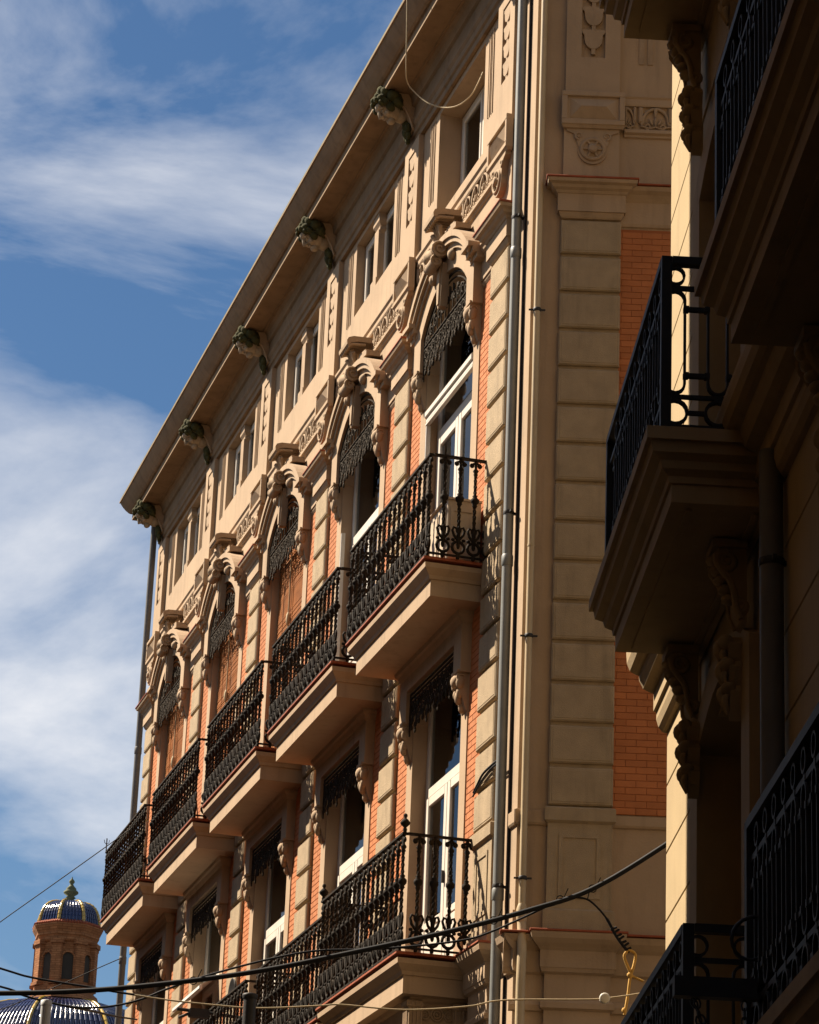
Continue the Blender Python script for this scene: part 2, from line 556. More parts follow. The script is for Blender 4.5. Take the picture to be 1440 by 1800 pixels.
for i in range(NB + 1):
    o = inst(ap_me, 'attic_pilaster', bld, (PX(i), 0, 0))
    inst(sc_me, 'scallop_chain', o)
m = attic_pilaster_mesh(.285, 16.77, 18.495, .066, 17.21, 18.40, .125)
o = bpart(m, 'attic_pilaster', 'plaster', dx=-.59)
part(scallop_chain(17.22, 18.39, 0.012, .123, 0.28), 'scallop_chain', 'ornament', o)

# ---- grooves beside the attic windows: slim raised fillets with a sunk channel between
gm = MB()
for dx in (-.055, .055):
    gm.box(dx - .034, dx - .026, 0.001, 0.012, 17.37, 18.43)
    gm.box(dx + .026, dx + .034, 0.001, 0.012, 17.37, 18.43)
    gm.box(dx - .026, dx + .026, 0.001, 0.004, 17.37, 18.43)
gr_me = gm.mesh('fluted_strip', 'ornament')
for i in range(NB):
    for s_ in (-1, 1):
        inst(gr_me, 'fluted_strip', bld, (BX(i) + s_ * 1.15, 0, 0))
gm = MB()
for dx in (-.045, .045):
    gm.box(dx - .028, dx + .028, 0.001, 0.012, 17.18, 18.40)
bpart(gm, 'fluted_strip', 'ornament', dx=-1.15)

# ---- attic windows
def window_frame(x0, x1, z0, z1, y, t=.06, d=.06, mull=(), trans=()):
    m = MB()
    m.cbox(x0, x0 + t, y - d, y, z0, z1, .008); m.cbox(x1 - t, x1, y - d, y, z0, z1, .008)
    m.cbox(x0 + t, x1 - t, y - d, y - .002, z0, z0 + t, .008); m.cbox(x0 + t, x1 - t, y - d, y - .002, z1 - t, z1, .008)
    for a, b in mull:
        m.cbox(a, b, y - d, y + .006, z0 + t, z1 - t, .006)
    for a, b in trans:
        m.cbox(x0 + t, x1 - t, y - d, y + .004, a, b, .006)
    return m
def pane(x0, x1, z0, z1, y):
    return MB().box(x0, x1, y - .006, y, z0, z1)
for i in range(NB):
    zb = 17.02 if i == 0 else 17.40
    yw = -.27 if i == 0 else -.115
    o = part(window_frame(-.895, .895, zb + .01, 18.42, yw, .07, .06, ((-.035, .035),)), 'attic_window', 'white_paint', bld, (BX(i), 0, 0))
    for s_ in (-1, 1):
        f_ = part(window_frame(-.37, .37, zb + .09, 18.34, yw + .012, .05, .04), 'sash', 'white_paint', o, (s_ * .435, 0, 0))
        part(pane(-.31, .31, zb + .14, 18.29, yw - .01), 'pane', 'glass', o, (s_ * .435, 0, 0))
    m = MB().box(-.86, -.1, yw - .16, yw - .15, zb + .1, 18.35)
    part(m, 'curtain', 'curtain', o)
    if i:
        c = MB()
        c.box(-.13, .13, -.11, -.002, 17.40, 17.52)
        c.box(-.095, .095, -.11, -.022, 17.52, 18.20)
        c.wrap([(0, 18.16), (.03, 18.20), (.03, 18.24), (.015, 18.25), (.05, 18.31), (.05, 18.36)], -.095, .095, -.06, -.112)
        c.box(-.12, .12, -.11, -.012, 18.36, 18.428)
        part(c, 'colonnette', 'ornament', bld, (BX(i), 0, 0))
    s2 = MB().cbox(-.895, .895, -.30, -.003, zb - .01, zb + .004, .002)
    part(s2, 'window_sill', 'plaster', bld, (BX(i), 0, 0))

# ---- relief frieze
def palmette(w_, z0, z1):
    m = MB()
    h = z1 - z0
    hw = w_ / 2
    y = 0.018
    pts = [(-hw + .02 + (hw - .02) * (1 - math.cos(t)), y, z0 + h * (.30 + .62 * math.sin(t))) for t in [PI * .5 * k / 6 for k in range(7)]]
    L_ = [(-hw, y, z0 + h * .22)] + pts
    m.tube(L_, .019, 5, flat=.9)
    m.tube([(-x, yy, zz) for x, yy, zz in L_], .019, 5, flat=.9)
    m.tube([(0, y + .004, z0 + h * .92), (0, y + .006, z0 + h * .55)], [.024, .012], 5)
    m.ell((0, y + .006, z0 + h * .36), (.017, .016, h * .20), 8, 5)
    for s_ in (-1, 1):
        m.ell((s_ * .046, y + .004, z0 + h * .34), (.014, .014, h * .17), 8, 5, Matrix.Rotation(s_ * .5, 3, 'Y'))
        m.ell((s_ * .078, y, z0 + h * .26), (.011, .012, h * .13), 8, 5, Matrix.Rotation(s_ * .9, 3, 'Y'))
        m.ring((s_ * hw * .52, y, z0 + h * .13), .026, .010, n=10, k=4)
        m.cbox(s_ * hw - .024, s_ * hw + .024, 0.001, .038, z0 + h * .30, z0 + h * .97, .012)
    m.tube([(-hw, y, z0 + h * .16), (-hw * .3, y, z0 + h * .06), (0, y, z0 + h * .14), (hw * .3, y, z0 + h * .06), (hw, y, z0 + h * .16)], .012, 5)
    return m
NU = 10
pal_me = palmette(.305, 16.43, 16.69).mesh('palmette', 'ornament')
fr = MB()
fr.prism([(0.001, 16.69), (.03, 16.69), (.04, 16.71), (.04, 16.76), (.06, 16.79), (.06, 16.825), (0.001, 16.84)], -1.528, 1.528)
fr.prism([(0.001, 16.32), (.022, 16.33), (.022, 16.355), (.05, 16.37), (.05, 16.41), (.03, 16.43), (0.001, 16.43)], -1.528, 1.528)
fr_me = fr.mesh('relief_frieze', 'plaster')
for i in range(NB):
    o = inst(fr_me, 'relief_frieze', bld, (BX(i) - .005, 0, 0))
    for k in range(NU):
        if abs(k - 4.5) > 1:
            inst(pal_me, 'palmette', o, ((k - 4.5) * .305, 0, 0))
fr = MB()
fr.prism([(0.001, 16.67), (.03, 16.67), (.035, 16.69), (.035, 16.75), (.05, 16.77), (0.001, 16.79)], -4.0, -.93)
fr.prism([(0.001, 16.30), (.022, 16.31), (.022, 16.335), (.05, 16.35), (.05, 16.385), (.03, 16.40), (0.001, 16.40)], -4.0, -.93)
o = bpart(fr, 'relief_frieze', 'plaster')
pb_me = palmette(.31, 16.40, 16.67).mesh('palmette', 'ornament')
for k in range(4):
    inst(pb_me, 'palmette', o, (-(1.255 + .31 * (k - .0)) + .31 * 0, 0, 0))
inst(pb_me, 'palmette', o, (-(1.255 - .31) + .0, 0, 0), scale=(.6, 1, 1))

# ---- pointed blocks and rosette consoles at the piers
def pyramid_block(half, z0, z1, p):
    m = MB()
    t = .058
    m.box(-half, half, .061, p - .03, z0, z1)
    m.cbox(-half, half, p - .03, p, z1 - t, z1, .006); m.cbox(-half, half, p - .03, p, z0, z0 + t, .006)
    m.cbox(-half, -half + t, p - .03, p - .001, z0 + t, z1 - t, .006); m.cbox(half - t, half, p - .03, p - .001, z0 + t, z1 - t, .006)
    a, b, c, d = -half + t + .025, half - t - .025, z0 + t + .02, z1 - t - .02
    q = p - .03
    k = (d - c) / 2
    m.add([(a, q, c), (b, q, c), (b, q, d), (a, q, d), (a + k, p + .035, (c + d) / 2), (b - k, p + .035, (c + d) / 2)],
          [(0, 1, 5, 4), (1, 2, 5), (2, 3, 4, 5), (3, 0, 4)])
    m.wrap([(0, z0 - .0), (-.02, z0 - .03)], -half, half, p - .01, .061)
    return m
def rosette_console(z1, y0, y1):
    m = MB()
    zc = z1 - .24
    top = [(-.28, z1), (.28, z1), (.27, z1 - .03), (.20, z1 - .06), (.17, z1 - .13)]
    top += [(.15 * math.cos(t), zc + .15 * math.sin(t) - .02) for t in [0.3 - (PI + .6) * k / 12 for k in range(13)]]
    top += [(-.17, z1 - .13), (-.20, z1 - .06), (-.27, z1 - .03)]
    m.prism(top, y0, y1 - .03, 'y')
    m.ring((0, y1 - .03, zc), .118, .022, n=18)
    m.lathe([(.05, y1 - .04), (.05, y1 + .005), (.03, y1 + .015)], 10, (0, 0, zc), axis='y')
    for k in range(6):
        a = PI * k / 3
        m.tube([(.05 * math.cos(a), y1 - .022, zc + .05 * math.sin(a)), (.10 * math.cos(a), y1 - .022, zc + .10 * math.sin(a))], .012, 5)
    for s_ in (-1, 1):
        m.spiral((s_ * .145, y1 - .03, z1 - .085), .045, .012, 1.3, .014, a0=-PI / 2, sign=s_)
    return m
py_me = pyramid_block(.345, 16.44, 16.83, .14).mesh('pointed_block', 'plaster')
ro_me = rosette_console(16.41, .02, .15).mesh('rosette_console', 'ornament')
for i in range(NB + 1):
    inst(py_me, 'pointed_block', bld, (PX(i), 0, 0))
    inst(ro_me, 'rosette_console', bld, (PX(i), 0, 0))
bpart(pyramid_block(.33, 16.39, 16.78, .12), 'pointed_block', 'plaster', dx=-.60)
bpart(rosette_console(16.36, .02, .10), 'rosette_console', 'ornament', dx=-.60)
pl = MB().box(-.295, .295, 0.002, .05, 15.72, 16.42)
pl_me = pl.mesh('pier_plinth', 'plaster')
for i in range(NB + 1):
    inst(pl_me, 'pier_plinth', bld, (PX(i), 0, 0))
bpart(MB().box(-.29, .29, 0.002, .05, 15.72, 16.37), 'pier_plinth', 'plaster', dx=-.59)

# ---- piers: capital, quoin blocks, pedestal
QT, QB, NQ = 15.32, 9.06, 15
QH = (QT - QB) / NQ
CAPP = [(0, 15.32), (.012, 15.335), (.03, 15.37), (.03, 15.385), (.045, 15.385), (.045, 15.58), (.055, 15.585), (.07, 15.61), (.10, 15.63), (.115, 15.66), (.15, 15.675), (.16, 15.70), (.16, 15.71)]
def capital(half, p, prof=CAPP):
    return MB().wrap(prof, -half, half, p, 0.001)
def tile_cap(half, p, d, z):
    return MB().cbox(-half - d - .012, half + d + .012, 0.003, p + d + .012, z, z + .022, .005)
def quoin(half, p, h, seed):
    m = MB()
    m.cbox(-half, half, .025, p, 0.022, h - 0.022, .014)
    t = .03
    m.cbox(-half + t, half - t, p, p + .004, .022 + t, h - .022 - t, .003)
    return m
pier_core = MB().box(-.302, .302, 0.001, .026, QB, QT).mesh('pier', 'stucco')
cap_me = capital(.305, .062).mesh('capital', 'plaster')
tcap_me = tile_cap(.305, .062, .16, 15.711).mesh('tile_cap', 'clay_tile')
q_me = quoin(.31, .066, QH, 1).mesh('quoin_block', 'stucco')
PEDP = [(0, 8.07), (.0, 8.90), (.012, 8.91), (.03, 8.925), (.03, 9.045), (.015, 9.06)]
ped = MB().wrap(PEDP, -.31, .31, .058, 0.001)
ped.wrap([(.03, 7.845), (.03, 8.05), (.0, 8.07)], -.31, .31, .058, 0.001)
ped_me = ped.mesh('pedestal', 'stucco')
pp = MB()
for a, b, c, d in ((-.20, .20, 8.76, 8.80), (-.20, .20, 8.17, 8.21), (-.20, -.16, 8.21, 8.76), (.16, .20, 8.21, 8.76)):
    pp.box(a, b, .055, .068, c, d)
pp_me = pp.mesh('pedestal_panel', 'stucco')
LOWP = [(0, 5.0), (0, 7.10), (.035, 7.12), (.035, 7.17), (.015, 7.20), (0, 7.21), (0, 7.44), (.03, 7.46), (.04, 7.50), (.045, 7.50), (.045, 7.66), (.07, 7.69), (.10, 7.72), (.13, 7.76), (.14, 7.80), (.14, 7.82)]
lo_me = MB().wrap(LOWP, -.31, .31, .062, 0.001).mesh('lower_capital', 'plaster')
lt_me = tile_cap(.31, .062, .14, 7.821).mesh('tile_cap', 'clay_tile')
def make_pier(parent, loc, rz=0.0):
    o = inst(pier_core, 'pier', parent, loc, rz)
    inst(cap_me, 'capital', o); inst(tcap_me, 'tile_cap', o)
    for k in range(NQ):
        inst(q_me, 'quoin_block', o, (0, 0, QB + k * QH))
    inst(ped_me, 'pedestal', o); inst(pp_me, 'pedestal_panel', o)
    inst(lo_me, 'lower_capital', o); inst(lt_me, 'tile_cap', o)
    return o
for i in range(NB + 1):
    make_pier(bld, (PX(i), 0, 0))
c_, s__ = math.cos(RB), math.sin(RB)
make_pier(bld, (LB[0] - c_ * .60, -s__ * .60, 0), RB)

# entablature band over the brick strips, end-wall bands
bm = MB()
bm.prism([(.001, 15.26), (.012, 15.27), (.03, 15.30), (.03, 15.33), (.045, 15.33), (.045, 15.56), (.06, 15.59), (.09, 15.62), (.10, 15.66), (.12, 15.68), (.12, 15.70), (.001, 15.705)], -.42, .42)
bm_me = bm.mesh('entablature_band', 'plaster')
for i in range(NB):
    for s_ in (-1, 1):
        inst(bm_me, 'entablature_band', bld, (BX(i) + s_ * 1.345, 0, 0), scale=(.52, .98, 1))
m = MB()
m.prism([(.001, 15.26), (.02, 15.27), (.03, 15.30), (.03, 15.54), (.05, 15.57), (.08, 15.61), (.12, 15.64), (.14, 15.68), (.001, 15.69)], -4.0, -.88)
o = bpart(m, 'entablature_band', 'plaster')
part(MB().cbox(-4.0, -1.07, .002, .155, 15.691, 15.71, .005), 'tile_cap', 'clay_tile', o)
m = MB()
m.prism([(.001, 8.88), (.02, 8.89), (.03, 8.91), (.03, 9.0), (.001, 9.01)], -4.0, -.88)
m.prism([(.001, 8.88), (.02, 8.89), (.03, 8.91), (.03, 9.03), (.001, 9.04)], -.30, .03)
m.prism([(.001, 8.05), (.022, 8.05), (.022, 7.85), (.001, 7.85)], -4.0, .02)
m.prism([(.001, 7.44), (.03, 7.46), (.04, 7.50), (.04, 7.66), (.07, 7.69), (.11, 7.74), (.13, 7.80), (.001, 7.81)], -4.0, .10)
m.prism([(.001, 7.09), (.03, 7.10), (.04, 7.15), (.02, 7.20), (.001, 7.21)], -4.0, .04)
o = bpart(m, 'base_band', 'plaster')
part(MB().cbox(-4.0, .14, .002, .148, 7.811, 7.832, .005), 'tile_cap', 'clay_tile', o)
# return of the base bands on the street side of the corner
m = MB()
m.prism([(.001, 8.88), (.02, 8.89), (.03, 8.91), (.03, 9.03), (.001, 9.04)], U0 - .03, -.33)
m.prism([(.001, 7.44), (.03, 7.46), (.04, 7.50), (.04, 7.66), (.07, 7.69), (.11, 7.74), (.13, 7.80), (.001, 7.81)], U0 - .1, -.33)
part(m, 'base_band', 'plaster', bld)

# ---- brickwork
BH, BL = .068, .205
def brick_mesh(l):
    return MB().cbox(-l / 2, l / 2, -.008, .005, .0022, BH - .0022, .003).mesh('brick', 'brick')
BR = {}
def brick(parent, l, x, z, y=.012):
    key = round(l, 3)
    if key not in BR:
        BR[key] = brick_mesh(l)
    return inst(BR[key], 'brick', parent, (x, y, z))
def brick_strip(x0, x1, z0, z1, single, parent_rot=None):
    m = MB().box(x0, x1, .001, .010, z0, z1)
    if parent_rot is None:
        o = part(m, 'brick_strip', 'mortar', bld)
    else:
        o = bpart(m, 'brick_strip', 'mortar')
    rest = MB()
    k, z = 0, z0
    while z + BH <= z1 + .001:
        x = x0 - (BL / 2 if k % 2 else 0)
        while x < x1 - .01:
            a, b = max(x, x0) + .002, min(x + BL, x1) - .002
            if b - a > .02:
                if single(z):
                    brick(o, b - a, (a + b) / 2, z)
                else:
                    rest.cbox(a, b, .004, .017, z + .0022, z + BH - .0022, .003)
            x += BL
        z += BH
        k += 1
    if rest.v:
        r_ = part(rest, 'brickwork', 'brick', o)
        r_['kind'] = 'stuff'
    return o
for i in range(NB):
    for s_, (a, b) in ((-1, (PX(i) + .303, BX(i) - 1.12)), (1, (BX(i) + 1.12, PX(i + 1) - .303))):
        brick_strip(a, b, 11.98 if i else 11.95, 15.26, (lambda z: z > 13.0) if i == 0 else (lambda z: False))
        brick_strip(a, b, 9.05 if i == 0 else 7.95, 11.93, (lambda z: 9.3 < z < 11.0) if i == 0 else (lambda z: False))
brick_strip(-1.95, -.885, 9.02, 15.24, lambda z: z > 12.9 or z < 10.85, 'B')

# ---- window surrounds, upper storey
CZ, RI = 14.747, 1.153
a0 = math.asin(.89 / RI)
n_ = 14
inn = [(-.89, 15.08)] + arc(CZ, RI, -a0, a0, n_) + [(.89, 15.08)]
RO = 1.42
a1 = math.asin(1.15 / RO)
out = [(-1.15, 15.08)] + arc(CZ, RO, -a1, a1, n_) + [(1.15, 15.08)]
su = MB().ribbon(inn, out, -.30, .13)
su.box(-1.12, -.905, -.31, .03, 11.93, 15.08); su.box(.905, 1.12, -.31, .03, 11.93, 15.08)
su_me = su.mesh('window_surround', 'plaster')
hd = MB()
ah = math.asin(1.20 / 1.50)
for r0, r1, y in ((1.37, 1.43, .16), (1.43, 1.49, .20), (1.49, 1.56, .225)):
    hd.ribbon(arc(CZ, r0, -ah, ah, 20), arc(CZ, r1, -ah, ah, 20), .02, y)
for s_ in (-1, 1):
    x0, x1 = sorted((s_ * 1.02, s_ * 1.29))
    hd.box(x0, x1, .02, .14, 15.56, 15.62); hd.box(x0, x1, .02, .19, 15.62, 15.68); hd.box(x0, x1, .02, .245, 15.68, 15.735)
hd_me = hd.mesh('hood_mould', 'plaster')
ks = MB()
ks.prism([(-.05, 15.50), (.05, 15.50), (.10, 16.02), (-.10, 16.02)], .10, .185, 'y')
ks.prism([(-.03, 15.53), (.03, 15.53), (.065, 16.0), (-.065, 16.0)], .185, .205, 'y')
ks.lathe([(.095, -.16), (.105, -.12), (.08, -.10), (.08, .10), (.105, .12), (.095, .16)], 16, (0, .24, 16.15), axis='x')
ks.lathe([(.065, -.135), (.065, .135)], 14, (0, .27, 16.0), axis='x')
for s_ in (-1, 1):
    ks.spiral((s_ * .165, .24, 16.15), .10, .015, 1.7, .022, plane='yz', a0=-PI / 2, sign=1)
    ks.spiral((s_ * .14, .27, 16.0), .07, .012, 1.4, .016, plane='yz', a0=PI / 2, sign=-1)
    if s_ > 0:
     ks.tube([(s_ * .13, .14, 16.26), (s_ * .20, .16, 16.1), (s_ * .27, .15, 15.98), (s_ * .36, .14, 15.97)], [.05, .055, .05, .03], 7)
    ks.ell((s_ * .36, .15, 16.0), (.07, .06, .07), 9, 6)
    if s_ > 0:
     ks.ell((s_ * .28, .12, 16.20), (.05, .05, .10), 9, 6, Matrix.Rotation(-s_ * .6, 3, 'Y'))
    if s_ > 0:
     ks.ell((s_ * .37, .10, 16.17), (.04, .04, .08), 9, 6, Matrix.Rotation(-s_ * .9, 3, 'Y'))
    for k, (xa, xb, z, y) in enumerate(((.20, .62, 16.28, .20), (.18, .50, 16.345, .18))):
        a, b = sorted((s_ * xa, s_ * xb))
        ks.prism([(a, z), (b, z - (.06 if s_ > 0 else 0)), (b, z + (.0 if s_ > 0 else .05)), (a, z + (.05 if s_ > 0 else 0))] if s_ > 0 else
                 [(a, z - .06), (b, z), (b, z + .05), (a, z)], .02, y, 'y')
for k in range(5):
    a = (k - 2) * .42
    ks.tube([(.05 * math.sin(a), .16, 16.28), (.15 * math.sin(a), .22, 16.28 + .17 * math.cos(a)), (.20 * math.sin(a), .25, 16.28 + .24 * math.cos(a))], [.02, .035, .028], 6)
cp = [(.02, 16.575), (.20, 16.57), (.28, 16.55), (.315, 16.515), (.34, 16.52), (.345, 16.57), (.325, 16.61), (.26, 16.635), (.02, 16.645)]
ks.prism(cp, -.20, .20, 'x', False)
for k in range(7):
    ks.tube([(-.18 + .06 * k, .10, 16.54), (-.18 + .06 * k, .26, 16.53), (-.18 + .06 * k, .325, 16.50)], .022, 6)
ks_me = ks.mesh('keystone', 'ornament')
def leaf_console(z1, h, wd, y0, y1):
    m = MB()
    prof = [(y0, z1), (y1, z1), (y1 + .01, z1 - h * .12), (y1 - .01, z1 - h * .35), (y0 + (y1 - y0) * .55, z1 - h * .6), (y0 + (y1 - y0) * .30, z1 - h * .85), (y0 + .01, z1 - h), (y0, z1 - h)]
    m.prism(prof, -wd * .42, wd * .42)
    m.ell((0, y1 - .01, z1 - h * .20), (wd * .42, .055, h * .18), 10, 7)
    for s_ in (-1, 1):
        m.ell((s_ * wd * .36, y1 - .035, z1 - h * .26), (wd * .16, .05, h * .20), 8, 6)
        m.ell((s_ * wd * .26, y0 + (y1 - y0) * .62, z1 - h * .52), (wd * .15, .045, h * .16), 8, 6)
        m.spiral((s_ * wd * .44, y1 - .05, z1 - h * .14), .04, .01, 1.2, .012, plane='yz')
    m.ell((0, y0 + (y1 - y0) * .58, z1 - h * .62), (wd * .22, .05, h * .20), 8, 6)
    m.ell((0, y0 + (y1 - y0) * .30, z1 - h * .88), (wd * .14, .035, h * .16), 8, 6)
    m.box(-wd * .5, wd * .5, y0, y1 + .012, z1, z1 + .03)
    return m
lc_me = leaf_console(15.075, .42, .22, .03, .145).mesh('leaf_console', 'ornament')

# iron valance hung in the head of the opening
def valance(arch):
    m = MB()
    y = .085
    if arch:
        top = arc(CZ, RI - .03, -a0 * .97, a0 * .97, 18)
        m.tube([(x, y, z) for x, z in top], .014, 5)
        m.tube([(x, y, z - .07) for x, z in top], .010, 4)
        zt = 15.46
    else:
        zt = 11.22
        m.tube([(-.87, y, zt), (.87, y, zt)], .014, 5)
    zm = 15.38 if arch else 11.17
    m.tube([(-.87, y, zm), (.87, y, zm)], .014, 5); m.tube([(-.87, y, zm - .045), (.87, y, zm - .045)], .009, 4)
    if arch:
        for k in range(11):
            x = -.75 + .15 * k
            hz = CZ + math.sqrt((RI - .1) ** 2 - x * x) - zm
            if hz > .06:
                m.spiral((x, y, zm + hz * .5), min(.07, hz * .45), .012, 1.6, .011, a0=k, sign=1 if k % 2 else -1)
                m.tube([(x + .075, y, zm), (x + .075, y, zm + hz * .9)], .008, 4)
                m.ell((x + .04, y, zm + hz * .75), (.03, .012, .04), 6, 4)
    N = 12
    for k in range(N):
        x = -.80 + 1.6 * k / (N - 1)
        d = .22 + .13 * abs(math.sin(PI * (k + .5) / 3))
        m.spiral((x, y, zm - .11), .055, .012, 1.5, .012, a0=k * 1.3, sign=1 if k % 2 else -1)
        m.spiral((x, y, zm - d + .02), .042, .01, 1.3, .011, a0=k * 2.1, sign=-1 if k % 2 else 1)
        m.tube([(x - .066, y, zm - .04), (x - .066, y, zm - d)], .008, 4)
        m.tube([(x + .02, y, zm - .16), (x - .03, y, zm - d * .75), (x + .01, y, zm - d - .05)], .010, 4)
        m.ell((x, y, zm - d - .05), (.026, .014, .036), 6, 5)
        m.ell((x - .05, y, zm - d * .8), (.022, .012, .03), 6, 4)
        m.ell((x + .03, y, zm - .05), (.02, .012, .03), 6, 4)
        m.ring((x + .072, y, zm - .20), .03, .009, n=8, k=4)
    m.tube([(-.87, y, zm + (.15 if arch else .05)), (-.87, y, zm - .42)], .012, 4)
    m.tube([(.87, y, zm + (.15 if arch else .05)), (.87, y, zm - .42)], .012, 4)
    return m
va_me = valance(True).mesh('iron_valance', 'iron_valance')
vl_me = valance(False).mesh('iron_valance', 'iron_valance')

# lower storey surrounds
sl = MB().ribbon([(-.89, 10.90), (-.89, 11.26), (.89, 11.26), (.89, 10.90)], [(-1.15, 10.90), (-1.15, 11.53), (1.15, 11.53), (1.15, 10.90)], -.30, .13)
sl.box(-1.12, -.905, -.31, .03, 7.84, 10.90); sl.box(.905, 1.12, -.31, .03, 7.84, 10.90)
sl.wrap([(.0, 11.42), (.015, 11.44), (.03, 11.48), (.05, 11.50), (.06, 11.54), (.06, 11.565)], -1.15, 1.15, .13, .001)
sl_me = sl.mesh('window_surround', 'plaster')
lcl_me = leaf_console(10.895, .40, .22, .03, .145).mesh('leaf_console', 'ornament')

# ---- french windows
def french_window(parent, x, z0, ztr, z1, y, name='french_window', mat_='white_paint', curtain=True, transom=True):
    fw = .90
    m = window_frame(-fw, fw, z0, z1, y, .085, .09, (), ((ztr, ztr + .11),))
    o = part(m, name, mat_, parent, (x, 0, 0))
    part(pane(-fw + .085, fw - .085, ztr + .11, z1 - .085, y - .03), 'transom_pane', 'glass', o)
    for s_ in (-1, 1):
        lf = window_frame(-.40, .40, z0 + .09, ztr - .005, y + .018, .105, .05)
        lf.cbox(-.295, .295, y - .03, y + .012, z0 + .19, z0 + .68, .01)
        lf.cbox(-.30, .30, y - .03, y + .020, z0 + .68, z0 + .76, .006)
        part(lf, 'door_leaf', mat_, o, (s_ * .405, 0, 0))
        part(pane(-.297, .297, z0 + .76, ztr - .11, y - .01), 'pane', 'glass', o, (s_ * .405, 0, 0))
    part(MB().box(-.012, .012, y + .018, y + .05, z0 + 1.05, z0 + 1.18), 'handle', 'dark_metal', o)
    if curtain:
        c = MB()
        v, f = [], []
        N = 60
        for k in range(N + 1):
            xx = -.85 + 1.7 * k / N
            yy = y - .13 + .025 * math.sin(k * 1.15) + .01 * math.sin(k * 2.7)
            v += [(xx, yy, z0 + .05), (xx, yy, z1 - .03)]
        f = [(2 * k, 2 * k + 2, 2 * k + 3, 2 * k + 1) for k in range(N)]
        c.add(v, f, True)
        part(c, 'curtain', 'curtain', o)
    return o
def roll_blind(parent, x, z0, z1, seed):
    rnd = random.Random(seed)
    m = MB()
    n = int((z1 - z0) / .034)
    for k in range(n):
        z = z0 + .034 * k
        j = rnd.uniform(-.004, .004)
        m.cbox(-.885, .885, -.085 + j, -.065 + j, z, z + .026, .006)
    for xx in (-.55, 0, .55):
        m.tube([(xx, -.062, z0), (xx + .004, -.060, (z0 + z1) / 2), (xx, -.062, z1)], .006, 4)
    o = part(m, 'roller_blind', 'wood_blind', parent, (x, 0, 0))
    c = MB().tube([(.12, -.04, z1 - .3), (.13, -.04, z1 - 1.2), (.10, -.04, z1 - 1.9), (.12, -.035, z1 - 2.2)], .012, 5)
    c.ell((.12, -.035, z1 - 1.25), (.035, .03, .10), 8, 6)
    part(c, 'blind_cord', 'cord', o)
    return o
for i in range(NB):
    o = inst(su_me, 'window_surround', bld, (BX(i), 0, 0))
    inst(hd_me, 'hood_mould', o); inst(ks_me, 'keystone', o); inst(va_me, 'iron_valance', o)
    for s_ in (-1, 1):
        inst(lc_me, 'leaf_console', o, (s_ * 1.02, 0, 0))
    french_window(bld, BX(i), 11.98, 14.25, 15.9, -.11, curtain=i < 2)
    if i >= 2:
        roll_blind(bld, BX(i), 12.0, 15.5, i)
    o = inst(sl_me, 'window_surround', bld, (BX(i), 0, 0))
    inst(vl_me, 'iron_valance', o)
    for s_ in (-1, 1):
        inst(lcl_me, 'leaf_console', o, (s_ * 1.02, 0, 0))
    french_window(bld, BX(i), 7.90, 10.05, 11.29, -.13, curtain=False)

# ---- balconies with twisted iron balusters
def baluster_mesh(name='baluster'):
    m = MB()
    def rope(z0, z1, r):
        n = int((z1 - z0) / .016)
        v, f = [], []
        for i in range(n + 1):
            z = z0 + (z1 - z0) * i / n
            for k in range(4):
                a = PI / 2 * k + i * .42
                rr = r * (1.12 if i % 2 else .95)
                v.append((rr * math.cos(a), rr * math.sin(a), z))
        for i in range(n):
            for k in range(4):
                f.append((i * 4 + k, i * 4 + (k + 1) % 4, (i + 1) * 4 + (k + 1) % 4, (i + 1) * 4 + k))
        m.add(v, f)
    rope(.30, .60, .019); rope(.70, .95, .018)
    m.lathe([(.012, .58), (.03, .60), (.022, .615), (.044, .64), (.046, .66), (.044, .675), (.022, .695), (.03, .71), (.012, .73)], 7)
    m.lathe([(.014, .93), (.026, .95), (.018, .965), (.032, .985), (.026, 1.0), (.014, 1.015), (.016, 1.10)], 7)
    m.ell((-.042, 0, 1.048), (.027, .018, .027), 8, 6); m.ell((.042, 0, 1.048), (.027, .018, .027), 8, 6)
    m.tube([(-.04, 0, 1.06), (0, 0, 1.085), (.04, 0, 1.06)], .015, 5)
    m.ring((0, 0, .125), .064, .017, n=14, k=5)
    for s_ in (-1, 1):
        m.tube([(s_ * .012, 0, .21), (s_ * .048, 0, .255), (s_ * .066, 0, .31), (s_ * .050, 0, .345), (s_ * .024, 0, .335), (s_ * .022, 0, .295)],
               [.015, .015, .014, .014, .013, .010], 5)
        m.ell((s_ * .056, 0, .205), (.022, .016, .018), 6, 5)
    m.ell((0, 0, .145), (.022, .014, .040), 7, 5)
    m.lathe([(.012, .16), (.026, .20), (.020, .24), (.026, .30), (.014, .33)], 6)
    m.tube([(0, 0, .0), (0, 0, .07)], .02, 5)
    return m.mesh(name, 'iron')
bal_me = baluster_mesh()
SLAB = [(0, 0), (0, .175), (.018, .18), (.03, .215), (.06, .25), (.085, .28), (.09, .33)]
def finial(parent, loc):
    m = MB().lathe([(.016, 0), (.022, .03), (.014, .05), (.045, .08), (.052, .10), (.03, .13), (.012, .145), (.022, .165), (.018, .185), (.003, .195)], 10)
    return part(m, 'ball_finial', 'iron', parent, loc)
